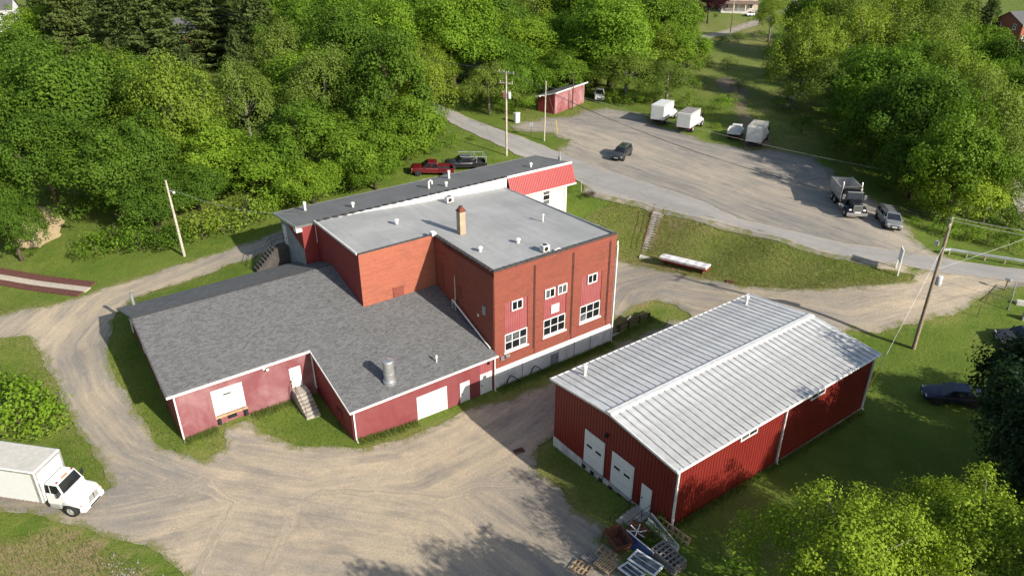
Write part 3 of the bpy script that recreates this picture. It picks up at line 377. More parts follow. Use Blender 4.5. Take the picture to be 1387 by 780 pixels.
def axis(lo, hi, step, far):
    a = list(np.arange(lo, hi+.01, step)); k = step; x = lo
    while x > -far: k *= 1.25; x -= k; a.insert(0, x)
    k = step; x = hi
    while x < far: k *= 1.25; x += k; a.append(x)
    return np.array(a)
gx, gy = axis(-80, 85, 1., 1500), axis(14, 150, 1., 1800); gy = gy[gy > -400]
X, Y = np.meshgrid(gx, gy); Z = TH(X, Y); far = np.clip((np.hypot(X, Y-80)-320)/300, 0, 1); Z = Z*(1-far)+9*far
V = np.stack([X, Y, Z], -1).reshape(-1, 3); nx, ny = len(gx), len(gy)
i = np.arange(nx*ny).reshape(ny, nx); Fq = np.stack([i[:-1, :-1], i[:-1, 1:], i[1:, 1:], i[1:, :-1]], -1).reshape(-1, 4)
props(inst('ground', npmesh('ground', V, Fq, 'grass', {'dry': dry(V[:, 0], V[:, 1])}, True)), kind='structure')
# gravel and asphalt
def gravel(name, base, tan, gray, tanamt=.5):
    t = NT(name, .95, spec=.2); v = t.wpos(); ac, al = t.attr('across')[2], t.attr('along')[2]; ed = t.attr('edge')[2]; ta_ = t.attr('dust')[2]
    st = t.noise(t.comb(t.math('MULTIPLY', ac, .8), t.math('MULTIPLY', al, .05)), 1., 6, .68, .4)
    st2 = t.noise(t.comb(t.math('MULTIPLY', ac, 3.), t.math('MULTIPLY', al, .25)), 1., 3, .6)
    a = t.noise(v, .14, 5, .6, .6); b = t.noise(v, 1.1, 6, .68); g = t.noise(v, 9, 4, .7)
    q = t.mix(t.ramp(t.math('ADD', t.math('MULTIPLY', st, .55), t.math('ADD', t.math('MULTIPLY', a, .35), t.math('MULTIPLY', ta_, .13))), [(.4, 0.), (.62, 1.)]), gray, tan)
    q = t.mix(t.ramp(b, [(.42, 0.), (.72, .5)]), q, base)
    q = t.mix(t.ramp(st2, [(.48, 0.), (.72, .35)]), q, tuple(min(1, k*1.25) for k in tan))
    q = t.mix(t.ramp(g, [(.36, .4), (.58, 0.)]), q, tuple(k*.5 for k in gray))
    sp = t.noise(t.comb(t.math('MULTIPLY', ac, .5), t.math('MULTIPLY', al, .12)), 1., 5, .7); q = t.mix(t.ramp(sp, [(.5, 0.), (.66, .6)]), q, tuple(k*.75 for k in gray))
    gs = t.math('ADD', t.math('MULTIPLY', t.math('SUBTRACT', 1., ed), .62), t.math('ADD', t.math('MULTIPLY', t.math('SUBTRACT', b, .5), 1.2), t.math('MULTIPLY', t.math('SUBTRACT', g, .5), 1.4)))
    gc = t.mix(t.ramp(b, [(.4, 0.), (.65, 1.)]), (.075, .115, .018), (.17, .165, .05))
    q = t.mix(t.ramp(gs, [(.5, 0.), (.58, .9)]), q, gc); t.col(q)
    t.bump(t.math('ADD', g, t.math('MULTIPLY', b, .8)), .55, .05)
gravel('gravel', (.32, .275, .21), (.47, .38, .265), (.225, .21, .19))
gravel('gravel_gray', (.285, .26, .225), (.40, .34, .26), (.185, .178, .168))
gravel('dirt', (.24, .17, .12), (.32, .22, .155), (.17, .13, .095))
ta = NT('asphalt', .9, spec=.3); v = ta.wpos(); a1 = ta.noise(v, .2, 6, .65, .8); a2 = ta.noise(v, 1.6, 6, .7); a3 = ta.noise(v, 12, 3)
ac, al = ta.attr('across')[2], ta.attr('along')[2]
st = ta.noise(ta.comb(ta.math('MULTIPLY', ac, .9), ta.math('MULTIPLY', al, .03)), 1., 4, .6)
q = ta.mix(ta.ramp(a1, [(.35, 0.), (.7, 1.)]), (.28, .265, .245), (.35, .33, .305)); q = ta.mix(ta.ramp(st, [(.45, 0.), (.65, .6)]), q, (.24, .23, .215))
q = ta.mix(ta.ramp(a2, [(.55, 0.), (.75, .5)]), q, (.39, .36, .32)); q = ta.mix(ta.math('MULTIPLY', a3, .3), q, (.13, .13, .13))
crk = ta.vor(ta.mp(v, (1, 1, 1)), .16); cq = ta.n('TexVoronoi', feature='DISTANCE_TO_EDGE'); ta.ln(ta.mix(.12, v, ta.n('TexNoise').outputs[1]), cq.inputs['Vector']); cq.inputs['Scale'].default_value = .22
q = ta.mix(ta.ramp(cq.outputs[0], [(.002, .3), (.007, 0.)]), q, (.09, .09, .09)); ea = ta.math('ADD', ta.math('MULTIPLY', ta.math('SUBTRACT', 1., ta.attr('edge')[2]), .7), ta.math('MULTIPLY', ta.math('SUBTRACT', a2, .5), 1.6)); q = ta.mix(ta.ramp(ea, [(.55, 0.), (.75, .85)]), q, (.36, .30, .215)); ta.col(q); ta.bump(a3, .3, .02)
HOLES = []                                        # building footprints are simply covered by their walls
DUST = [(-6, 37, 6), (-12, 33, 6), (-2, 46, 4), (-18, 36, 4), (-42, 60, 4), (-34, 64, 4), (10, 112, 5), (18, 107, 4), (27, 99, 4), (34, 91, 4), (38, 84, 3), (44, 66, 3), (38, 63, 4), (25, 66, 4), (46, 73, 4)]
def sheet(name, regs, lift, mat, path=None, step=1.1, jag=.28, kind='structure', parent=None):
    pl = [np.array(p) for p in regs]; out = []
    for i in range(len(pl)):
        a, b = pl[i], pl[(i+1) % len(pl)]; n = max(1, int(np.hypot(*(b-a))/.55))
        for k in range(n):
            p = a+(b-a)*k/n; nr = np.array([-(b-a)[1], (b-a)[0]])/(np.hypot(*(b-a))+1e-9)
            out.append(p+nr*jag*(wob(p[0]*1.3, p[1]*1.3, 2)+.5*(rnd.random()-.5)))
    out = np.array(out); x0, y0 = out.min(0); x1, y1 = out.max(0)
    gxx, gyy = np.meshgrid(np.arange(x0, x1, step), np.arange(y0, y1, step)); gp = np.stack([gxx.ravel(), gyy.ravel()], -1)
    gp = gp+np.random.RandomState(3).uniform(-.25, .25, gp.shape); ol = [tuple(p) for p in out]
    keep = inside(gp[:, 0], gp[:, 1], ol); gp = gp[keep]; gp = gp[pdist(gp[:, 0], gp[:, 1], ol) > .3]
    pts = [Vector(p) for p in ol]+[Vector(p) for p in gp]; n = len(ol)
    vv, ee, ff, *_ = delaunay_2d_cdt(pts, [(k, (k+1) % n) for k in range(n)], [], 1, 1e-4)
    vv = np.array([(p.x, p.y) for p in vv]); c = np.array([vv[list(f_)].mean(0) for f_ in ff]); ok = inside(c[:, 0], c[:, 1], ol)
    ff = np.array([f_ for f_, k in zip(ff, ok) if k]); z = TH(vv[:, 0], vv[:, 1])+lift
    ed = np.clip(pdist(vv[:, 0], vv[:, 1], ol)/(1.6 if jag < .5 else 3.), 0, 1)
    at = {'edge': ed}
    ac = np.full(len(vv), 1e9); al = np.zeros(len(vv))
    for j, pth in enumerate(path or [ol[:2]]):
        base = j*40.
        for k in range(len(pth)-1):
            a = np.array(pth[k]); b = np.array(pth[k+1]); d = b-a; L = np.hypot(*d); t = np.clip(((vv-a)@d)/(L*L), -.2 if k == 0 else 0, 1)
            e = vv-a-d*t[:, None]; ds = np.hypot(e[:, 0], e[:, 1])*np.sign(d[0]*e[:, 1]-d[1]*e[:, 0]); m = np.abs(ds) < np.abs(ac)
            ac = np.where(m, ds, ac); al = np.where(m, base+t*L, al); base += L
    at['across'] = ac; at['along'] = al
    at['dust'] = np.clip(sum(np.exp(-((vv[:, 0]-a)**2+(vv[:, 1]-b)**2)/(2*r*r)) for a, b, r in DUST), 0, 1)
    V = np.column_stack([vv, z]); 
    return props(inst(name, npmesh(name, V, ff, mat, at, True), parent), kind=kind)
sheet('gravel_yard', REG['gravel_yard'], .05, 'gravel', PATHS)
LOTP = [[(12, 118), (20, 108), (30, 96), (40, 83), (46, 74)], [(4, 122), (20, 116), (38, 100)]]
sheet('gravel_lot', REG['gravel_lot'], .05, 'gravel_gray', LOTP, jag=.7)
sheet('dirt_track', REG['dirt_track'], .04, 'dirt', [[(36, 108), (40, 125), (42, 150)]], jag=.6)
sheet('gravel_patch', REG['gravel_patch'], .05, 'gravel_gray', [[(48, 125), (50, 140)]], jag=.6)
RDP = [[(-14, 128), (-2, 112), (8, 100), (22, 86), (38, 73), (55, 68)]]
sheet('gravel_shoulder', REG['gravel_shoulder'], .06, 'gravel', RDP, jag=.2)
sheet('asphalt_road', REG['asphalt_road'], .075, 'asphalt', RDP, jag=.22)
sheet('house_driveway', REG['house_driveway'], .08, 'gravel', [[(66, 232), (100, 280)]], step=3)
sheet('side_street', REG['side_street'], .08, 'asphalt', [[(72, 90), (72, 130)]], step=2, jag=.1)
props(sheet('straw_patch', REG['straw_patch'], .06, 'straw', jag=.4), 'patch of pale straw mulch under the trees at left', 'straw', kind='stuff')

# ---------------------------------------------------------------- shared building pieces (local frame: x = u, y = v)
RS = .268                                            # shingle roof slope
def rz(u): return 7.4-RS*(u+59.85) if u > -59.85 else 7.4+RS*(u+59.85)
def window(parent, side, c, a, b, z0, z1, cols=2, rows=1, depth=.1, sill=True, frame=.09, name='window', proud=.0, mat='white_trim'):
    # side 'x': outward +x at x=c, spans y a..b ; side '-y': outward -y at y=c, spans x a..b ; '-x'
    B = MB()
    def bx(m, s0, s1, k0, k1, q0, q1):              # k = outward offset
        if side == 'x': m.box(c+k0, s0, q0, c+k1, s1, q1)
        elif side == '-x': m.box(c-k1, s0, q0, c-k0, s1, q1)
        elif side == '-y': m.box(s0, c-k1, q0, s1, c-k0, q1)
        else: m.box(s0, c+k0, q0, s1, c+k1, q1)
    k0, k1 = -depth+proud, -depth+proud+.08
    bx(B, a, b, k0, k1, z0, z0+frame); bx(B, a, b, k0, k1, z1-frame, z1); bx(B, a, a+frame, k0, k1, z0+frame, z1-frame); bx(B, b-frame, b, k0, k1, z0+frame, z1-frame)
    for i in range(1, cols):
        p = a+(b-a)*i/cols; bx(B, p-frame*.4, p+frame*.4, k0, k1-.01, z0+frame, z1-frame)
    for i in range(1, rows):
        p = z0+(z1-z0)*i/rows; bx(B, a+frame, b-frame, k0, k1-.015, p-frame*.35, p+frame*.35)
    w = B.build(name, mat, parent)
    for i in range(cols):
        for j in range(rows):
            g = MB(); da = (b-a)/cols; dz = (z1-z0)/rows
            bx(g, a+da*i+frame*.5, a+da*(i+1)-frame*.5, k0+.01, k0+.03, z0+dz*j+frame*.5, z0+dz*(j+1)-frame*.5); g.build('pane', 'glass_gray' if rnd.random() < .3 else 'glass_dark', w)
    if sill:
        s_ = MB(); bx(s_, a-.12, b+.12, -.02, .1, z0-.14, z0-.002); s_.build('sill', mat, w)
    return w
def mushroom(parent, u, v, z, h=.45, r=.16, mats=('vent_white', 'rust'), name='roof_vent'):
    m = MB().lathe([(r*.62, 0), (r*.62, h*.6)], (u, v, z)); m.cur = 1; m.lathe([(r*.7, h*.6), (r*.72, h*.66)], (u, v, z)); m.cur = 0
    m.lathe([(r, h*.62), (r*1.05, h*.75), (r*.8, h*.95), (r*.2, h)], (u, v, z)); return m.build(name, list(mats), parent, True)
def pipe(parent, pts, r, mat, name): return MB().tube(pts, r, 10).build(name, mat, parent, True)
def downspout(parent, u, v, z0, z1, out=(.0, .0), mat='white_trim', s=.1):
    m = MB().box(u-s/2, v-s/2, z0, u+s/2, v+s/2, z1); m.beam((u, v, z1-.05), (u+out[0], v+out[1], z1+.25), s*.9); m.beam((u, v, z0+.05), (u+(out[0] or .2)*1.0, v, z0-.05), s*.9); return m.build('downspout', mat, parent)
def door(parent, side, c, a, b, z0, z1, mat='door_white', knob=True, frame=True, panels=0, slots=(), depth=.08):
    def bx(m, s0, s1, k0, k1, q0, q1):
        if side == 'x': m.box(c+k0, s0, q0, c+k1, s1, q1)
        elif side == '-y': m.box(s0, c-k1, q0, s1, c-k0, q1)
        return m
    fr = .07
    if panels:
        d = None; h = (z1-z0-.02)/panels
        d = bx(MB(), a+fr, b-fr, -depth, -depth+.02, z0, z1-fr).build('door', mat, parent)
        for k in range(panels): bx(MB(), a+fr, b-fr, -depth+.022, -depth+.05, z0+h*k+.012, min(z0+h*(k+1)-.012, z1-fr)).build('door_panel', mat, d)
    else: d = bx(MB(), a+fr, b-fr, -depth, -depth+.05, z0+.02, z1-fr).build('door', mat, parent)
    if frame:
        m = MB(); bx(m, a, a+fr, -depth, .02, z0, z1); bx(m, b-fr, b, -depth, .02, z0, z1); bx(m, a+fr, b-fr, -depth, .02, z1-fr, z1); m.build('door_frame', 'white_trim', d)
    if knob:
        m = MB(); bx(m, a+fr+.06, a+fr+.16, -depth+.05, -depth+.11, z0+.95, z0+1.02); m.build('handle', 'black_metal', d)
    for (p, q, r0, r1) in slots: m = MB(); bx(m, p, q, -depth+.052, -depth+.06, r0, r1); m.build('door_window', 'glass_dark', d)
    return d
# ================================================================ shingled low building
B1 = thing('shingled_building', 'low red masonry building with a gray shingle gable roof, dock door and front wing', 'building', (0, 0, 0), AZ)
fw = MB().wall((-51.05, 5.6), (0, 1), 10.95, -.6, 4.9, [(2.68, 5.07, 1.53, 3.88), (8.87, 9.82, 1.6, 3.57), (2.95, 4.85, .42, 1.3)], .12, (1, 0)); fw.build('front_wall', 'red_masonry', B1)
MB().poly([(-51.05, 16.55, -.6), (-43.85, 16.55, -1.2), (-43.85, 16.55, rz(-43.85)-.1), (-51.05, 16.55, rz(-51.05)-.1)]).build('wing_side_wall', 'red_dark', B1)
wf = MB().wall((-43.85, 16.55), (0, 1), 13.42, -1.4, 2.98, [(5.65, 8.5, -.85, 1.65), (9.8, 10.75, -.85, 1.33), (11.85, 13.1, -.85, 2.65)], .12, (1, 0)); wf.build('wing_front_wall', 'red_wall', B1)
MB().poly([(-65.45, 5.6, 2), (-51.05, 5.6, -.6), (-51.05, 5.6, rz(-51.05)-.1), (-59.85, 5.6, 7.3), (-65.45, 5.6, rz(-65.45)-.1)]).build('gable_wall', 'red_dark', B1)
MB().poly([(-65.45, 5.6, 2), (-65.45, 21.1, 3), (-65.45, 21.1, 5.8), (-65.45, 5.6, 5.8)]).build('back_wall', 'red_dark', B1)
def slab(pts, th=.16):
    return MB().prism([(u, v, rz(u)-th) for u, v in pts], (0, 0, th))
slab([(-59.85, 5.2), (-50.7, 5.2), (-50.7, 16.3), (-43.5, 16.3), (-43.5, 29.97), (-53.42, 29.97), (-53.42, 22.53), (-59.85, 22.53)]).build('front_roof_slope', 'shingles', B1)
slab([(-59.86, 22.53), (-62.92, 22.53), (-62.92, 21.1), (-65.75, 21.1), (-65.75, 4.75), (-59.86, 5.2)][::-1]).build('back_roof_slope', 'shingles', B1)
MB().hexa([(-59.98, 5.2, 7.385), (-59.72, 5.2, 7.385), (-59.72, 22.5, 7.385), (-59.98, 22.5, 7.385)], [(-59.9, 5.2, 7.43), (-59.8, 5.2, 7.43), (-59.8, 22.5, 7.43), (-59.9, 22.5, 7.43)]).build('ridge_cap', 'coping', B1)
MB().box(-50.69, 5.15, 4.72, -50.55, 16.32, 4.9).build('gutter', 'white_trim', B1, bevel=.03)
MB().box(-43.49, 16.25, 2.82, -43.35, 30.05, 2.98).build('gutter', 'white_trim', B1, bevel=.03)
MB().beam((-65.8, 5.15, rz(-65.75)-.12), (-59.85, 5.15, 7.28), .05, .2).beam((-59.85, 5.15, 7.28), (-50.7, 5.15, rz(-50.7)-.12), .05, .2).build('rake_trim', 'roof_gray', B1)
MB().beam((-50.7, 16.27, rz(-50.7)-.1), (-43.5, 16.27, rz(-43.5)-.1), .05, .17).build('rake_trim', 'white_trim', B1)
for a in ((-50.92, 5.68, .5, 4.6, (.3, 0)), (-43.72, 16.68, 0., 2.7, (.3, 0)), (-43.72, 29.86, -.75, 2.7, (.3, 0)), (-50.9, 16.44, 1.2, 4.6, (.3, 0)), (-65.3, 5.5, 3.3, 5.5, (-.2, 0))): downspout(B1, *a)
d = door(B1, 'x', -51.05, 8.28, 10.67, 1.53, 3.88, knob=False, panels=0, slots=[(9.15, 9.75, 3.18, 3.3)])
MB().box(-51.0, 8.2, 1.36, -50.9, 10.75, 1.52).build('dock_sill', 'pallet_wood', B1)
for v in (8.35, 10.45): MB().box(-51.03, v, .75, -50.85, v+.26, 1.25).build('dock_bumper', 'black_rubber', B1, bevel=.03)
MB().box(-51.12, 9.2, .95, -51.0, 9.85, 1.2).build('dock_leveler_slot', 'dark_void', B1)
door(B1, 'x', -51.05, 14.47, 15.42, 1.6, 3.57)
m = MB().box(-51.04, 12.4, 4.35, -50.85, 12.62, 4.6); m.lathe([(.06, 0), (.11, .12), (.13, .2)], (-50.85, 12.72, 4.4), 8, 'x'); m.build('flood_lamp', 'vent_white', B1)
door(B1, 'x', -43.85, 22.2, 25.05, -.8, 1.65, knob=False, panels=4)
door(B1, 'x', -43.85, 26.35, 27.3, -.8, 1.33)
MB().ribbed((-43.88, 28.4), (0, 1), 1.25, 1.4, 2.65, (1, 0), .22, .03, .05).build('ribbed_panel', 'panel_red', B1)
door(B1, 'x', -43.85, 28.4, 29.62, -.8, 1.38)
MB().box(-43.84, 29.2, 2.2, -43.7, 29.35, 2.5).build('wall_lamp', 'black_metal', B1)
for (a, b, z) in ((-64.4, -63.6, 4.9), (-60.6, -59.8, 3.9), (-55.6, -54.8, 2.9)): window(B1, '-y', 5.6, a, b, z, z+.9, 1, 2, .0, True, proud=.06)
window(B1, '-y', 16.55, -46.7, -45.8, .9, 1.6, 2, 1, 0, False, proud=.05, mat='red_dark')
# big duct, small stacks
z = rz(-44.9); m = MB().lathe([(.52, -.1), (.52, .25), (.43, .26), (.43, .9), (.45, .92), (.45, .96), (.43, .98), (.43, 1.9), (.46, 1.92), (.46, 2.0)], (-44.76, 20.4, z), 20)
du = m.build('exhaust_duct', 'galvanized', B1, True); m = MB().lathe([(.45, 2.005), (.42, 2.08), (.1, 2.12)], (-44.76, 20.4, z), 20); m.box(-45.2, 20.37, z+2.08, -44.32, 20.43, z+2.15); m.build('duct_cap', 'galvanized', du)
mushroom(B1, -45.05, 24.9, rz(-45.05)-.05, .75, .1); 
pipe(B1, [(-65.3, 6.1, 5.8), (-65.3, 6.1, 7.0), (-65.22, 6.1, 7.12), (-65.05, 6.1, 7.1)], .14, 'galvanized', 'bent_vent')
pipe(B1, [(-49.7, 29.75, rz(-49.7)-.1), (-49.7, 29.75, 8.2)], .05, 'pole_pale', 'vent_pipe')
pipe(B1, [(-50.1, 29.65, rz(-50.1)+.85), (-49.6, 29.7, rz(-49.6)+.75), (-44.3, 29.8, rz(-44.3)+.12)], .07, 'white_trim', 'drain_pipe')
MB().box(-50.15, 29.6, rz(-50)-.1, -49.95, 29.9, rz(-50)+.9).build('pipe_support', 'galvanized', B1)
# ================================================================ brick building
B2 = thing('brick_building', 'tall red brick industrial building with flat gray roof and chimney', 'building', (0, 0, 0), AZ)
OP = []
for v0, v1 in ((31.15, 33.6), (35.4, 37.95), (39.7, 42.2)): OP.append((v0-30, v1-30, 2.6, 7.4))
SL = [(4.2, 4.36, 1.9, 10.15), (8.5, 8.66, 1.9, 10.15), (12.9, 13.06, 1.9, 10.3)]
MB().wall((-44, 30), (0, 1), 13.7, 1.1, 10.6, OP, .16, (1, 0), False).build('front_wall', 'brick_x', B2)
for a, b, c, e in SL: MB().box(-43.99, 30+a, c, -43.955, 30+b, e).build('dark_strip', 'strip_dark', B2)  # narrow dark brown strip at the right edge of each bay
for a, b in ((30.05, 30.75), (34.36, 34.95), (38.66, 39.2), (43.06, 43.66)): MB().box(-43.999, a, 1.3, -43.93, b, 10.2).build('pilaster', 'brick_x', B2)
MB().box(-43.999, 30.02, 10.2, -43.9, 43.68, 10.62).build('cornice_band', 'brick_x', B2)
MB().wall((-53.5, 30), (1, 0), 9.5, 3, 10.62, [(4.2, 4.75, 6.2, 7.2), (1.2, 1.6, 5.9, 8.3)], .08, (0, -1)).build('side_wall', 'brick_y', B2)
MB().wall((-53.5, 22.55), (0, 1), 7.45, 4, 10.68, [(2.9, 3.0, 5.0, 6.7)], .08, (1, 0)).build('step_back_wall', 'brick_orange', B2)
MB().box(-53.49, 25.6, 5.2, -53.46, 26.6, 6.62).build('bricked_up_opening', 'brick_x', B2)
MB().poly([(-62.95, 22.55, 4), (-53.5, 22.55, 4), (-53.5, 22.55, 10.78), (-62.95, 22.55, 10.78)]).build('painted_side_wall', 'red_dark', B2)
MB().poly([(-44, 43.7, -1.5), (-62.9, 44.4, -1.5), (-62.9, 44.4, 9.4), (-44, 43.7, 10.5)]).build('far_side_wall', 'brick_y', B2)
def rzm(u, v):                                       # main roof height
    t = (-44-u)/18.9; back = 10.75-(v-22.5)/22*1.25; return 10.45*(1-t)+back*t if v > 30 else 10.5+.02*(30-v)+(back-10.6)*t*.6
m = MB(); N1, N2 = 10, 14
us = [-44.25-18.65*i/N1 for i in range(N1+1)]; vs_ = [30.25+(44.1-30.25)*j/N2 for j in range(N2+1)]
g = [[(u, v+(.3*(-44-u)/18.9)*(v-30.25)/13.85, rzm(u, v)) for v in vs_] for u in us]
m.add([p for q in g for p in q], [(i*(N2+1)+j, i*(N2+1)+j+1, (i+1)*(N2+1)+j+1, (i+1)*(N2+1)+j) for i in range(N1) for j in range(N2)])
us = [-53.75-9.15*i/6 for i in range(7)]; vs_ = [22.55+7.7*j/6 for j in range(7)]
g = [[(u, v, rzm(u, 30.25) if j == 6 else 10.6+(rzm(u, 30.25)-10.6)*(j/6)**2+.02) for j, v in enumerate(vs_)] for u in us]
m.add([p for q in g for p in q], [(i*7+j, i*7+j+1, (i+1)*7+j+1, (i+1)*7+j) for i in range(6) for j in range(6)])
roof = m.build('flat_roof', 'membrane', B2)
# parapets with coping tiles
for nm, a, b in (('parapet', (-44.25, 30, 10.2), (-44.0, 43.7, 10.68)), ('parapet', (-53.5, 30, 10.2), (-44.25, 30.25, 10.66)), ('parapet', (-53.75, 22.55, 10.2), (-53.5, 30.0, 10.7))):
    MB().box(a[0], a[1], a[2], b[0]-.002, b[1], b[2]-.02).build(nm, 'brick_x', B2)
tm = MB().prism([(-.19, 0, 0), (.19, 0, 0), (.17, 0, .06), (0, 0, .12), (-.17, 0, .06)], (0, .55, 0)).prism([(-.21, .5, 0), (.21, .5, 0), (.19, .5, .075), (0, .5, .14), (-.19, .5, .075)], (0, .09, 0)).mesh('coping'); tm.name = 'coping_tile'
for k in range(23): inst('coping_tile', tm, B2, (-44.1, 30.05+.593*k, 10.68), (rnd.uniform(-.012, .012), 0, rnd.uniform(-.02, .02)))
for k in range(15): inst('coping_tile', tm, B2, (-53.35+.6*k, 30.12, 10.67), (0, rnd.uniform(-.01, .01), -math.pi/2+rnd.uniform(-.02, .02)))
for k in range(12): inst('coping_tile', tm, B2, (-53.62, 22.6+.6*k, 10.7), (0, 0, rnd.uniform(-.02, .02)), (.75, 1, .7))
MB().box(-53.85, 29.75, 10.65, -53.3, 30.2, 11.0).build('corner_block', 'white_trim', B2, bevel=.03)
MB().box(-62.95, 22.45, 10.62, -53.7, 22.56, 10.82).build('edge_trim', 'white_trim', B2)
MB().beam((-44.1, 43.85, 10.56), (-62.9, 44.5, 9.5), .08, .18).build('edge_trim', 'galvanized', B2)
# facade windows and panels
for v0, v1, sm, vent in ((31.15, 33.6, [(31.84, 33.01)], 0), (35.4, 37.95, [(35.45, 36.57), (36.88, 37.95)], 1), (39.7, 42.2, [(40.4, 41.55)], 0)):
    MB().ribbed((-44.07, v0), (0, 1), v1-v0, 4.33, 7.4, (1, 0), .19, .03, .05).build('ribbed_panel', 'panel_red', B2)
    for a, b in sm: window(B2, 'x', -44, a, b, 6.47, 7.4, 2, 1, .06, False, proud=.06)
    window(B2, 'x', -44, v0, v1, 2.6, 4.3, 3, 2, .12, True)
    MB().box(-44.02, v0-.2, 2.25, -43.96, v1+.3, 2.44).build('window_ledge', 'brick_x', B2)
    if vent:
        m = MB().box(-44.06, 36.24, 4.76, -43.98, 37.14, 5.6).build('vent_cover', 'vent_white', B2)
m = MB().box(-43.98, 30.6, 2.0, -43.8, 30.95, 2.4).box(-43.95, 31.1, 2.15, -43.7, 31.5, 2.35); m.build('wall_floodlight', 'galvanized', B2)
MB().box(-45.5, 29.82, 6.2, -45.1, 29.99, 7.0).build('meter_box', 'concrete_gray', B2, bevel=.02)
m = MB().lathe([(.05, 0), (.18, .06), (.2, .25), (.05, .3)], (-46.4, 29.95, 5.6), 10, 'y'); m.build('wall_lamp', 'vent_white', B2)
# foundation
fd = MB().wall((-43.86, 30.0), (0, 1), 13.7, -1.8, .55, [(6.2, 7.2, -1.0, .5)], .15, (1, 0)); fd.poly([(-43.86, 43.7, -1.8), (-44.2, 43.7, -1.8), (-44.2, 43.7, .55), (-43.86, 43.7, .55)]); fd.build('foundation', 'foundation_white', B2)
MB().hexa([(-43.99, 30, .55), (-43.84, 30, .55), (-43.84, 43.72, .55), (-43.99, 43.72, .55)], [(-43.995, 30, 1.22), (-43.9, 30, 1.18), (-43.9, 43.72, 1.18), (-43.995, 43.72, 1.22)]).build('sunlit_band', 'white_paint', B2)  # sunlit upper part of the foundation, its brightness put into a whiter band
bd = MB().box(-43.99, 36.3, -1.0, -43.94, 37.12, .45).build('basement_door', 'concrete_gray', B2); MB().box(-43.94, 37.0, -.1, -43.88, 37.06, .05).build('handle', 'black_metal', bd)
for v in (32.9, 39.0, 41.0): MB().box(-43.855, v, -1.3, -43.82, v+.06, .9).build('conduit', 'concrete_gray', B2)
downspout(B2, -43.8, 43.75, -.7, 9.6, (-.25, .25), s=.12)
for v in (31.6, 34.3): pipe(B2, [(-43.8, v-.45, -.72), (-43.75, v-.3, -.1), (-43.72, v, .15), (-43.6, v+.3, -.1), (-43.4, v+.55, -.35), (-43.3, v+.9, -.5)], .045, 'black_rubber', 'hose')
# chimney and roof equipment
zc = rzm(-53.05, 32.7); ch = MB().box(-53.35, 32.4, zc-.2, -52.75, 33.0, zc+2.3).build('chimney', 'brick_tan', B2); MB().box(-53.3, 32.45, zc+2.3, -52.8, 32.95, zc+2.5).build('chimney_top', 'brick_y', ch); MB().box(-53.4, 32.35, zc+2.22, -52.7, 33.05, zc+2.32).build('chimney_band', 'rust', ch); MB().lathe([(.18, 0), (.2, .2), (.16, .22)], (-53.05, 32.7, zc+2.5)).build('flue', 'rust', ch, True)
for u, v in ((-58.15, 28.7), (-48.6, 31.8), (-48.2, 35.6)): mushroom(B2, u, v, rzm(u, max(v, 30.3))-.02 if v > 30 else 10.55, .5, .24)
pipe(B2, [(-51.2, 40.8, rzm(-51.2, 40.8)-.1), (-51.2, 40.8, rzm(-51.2, 40.8)+.75)], .07, 'vent_white', 'vent_pipe'); mushroom(B2, -51.2, 40.8, rzm(-51.2, 40.8)+.5, .3, .14)
def acunit(u, v, z, s=.75):
    a = MB().box(u-s/2, v-s*.6, z+.08, u+s/2, v+s*.6, z+.08+s).build('air_conditioner', 'vent_white', B2, bevel=.03)
    for k in (-.45, .25): MB().box(u-s/2-.02, v+k*s, z, u+s/2+.02, v+(k+.18)*s, z+.078).build('foot_rail', 'rust', a)
    MB().lathe([(s*.36, 0), (s*.36, .03), (s*.08, .04)], (u+s/2-.01, v-.05, z+.08+s/2), 16, 'x').build('fan_grille', 'black_metal', a)
    MB().lathe([(s*.36, 0), (s*.36, .03), (s*.08, .04)], (u, v, z+.075+s), 16).build('top_grille', 'black_metal', a)
acunit(-45.2, 36.3, rzm(-45.2, 36.3), .58); acunit(-61.3, 36.4, rzm(-61.3, 36.4), .62)
pipe(B2, [(-44.6, 36.9, rzm(-44.6, 37)+.15), (-44.5, 37.3, rzm(-44.5, 37)+.3), (-44.4, 37.6, rzm(-44.4, 37)+.1)], .05, 'vent_white', 'refrigerant_line')
# ================================================================ rear office addition
B3 = thing('rear_addition', 'long low rear addition with dark flat roof and bright red metal awning', 'building', (0, 0, 0), AZ)
rr = lambda u: 10.62+.095*(u+62.9)
MB().prism([(-62.92, 20.7, rr(-62.92)-.22), (-69.1, 20.7, rr(-69.1)-.22), (-69.1, 53.7, rr(-69.1)-.22), (-62.92, 54.2, rr(-62.92)-.22)], (0, 0, .2)).build('flat_roof', 'membrane_dark', B3)
MB().poly([(-62.9, 22.5, 8.5), (-62.9, 44.9, 8.5), (-62.9, 44.9, 10.58), (-62.9, 22.5, 10.62)]).build('white_parapet', 'white_paint', B3)
MB().beam((-62.86, 44.9, 10.6), (-62.86, 54.25, 10.6), .12, .24).build('fascia', 'white_trim', B3)
MB().beam((-62.9, 20.66, 10.5), (-69.12, 20.66, rr(-69.1)-.1), .08, .24).build('fascia', 'galvanized', B3)
MB().beam((-69.12, 20.7, rr(-69.1)-.12), (-69.12, 53.7, rr(-69.1)-.12), .08, .24).build('fascia', 'roof_edge', B3)
tm2 = MB().box(-.2, 0, -.03, .16, .42, .07).mesh('coping'); tm2.name = 'edge_block'
for k in range(25): inst('edge_block', tm2, B3, (-63.0, 22.7+.9*k, 10.62+rnd.uniform(-.01, .02)), (0, 0, rnd.uniform(-.05, .05)))
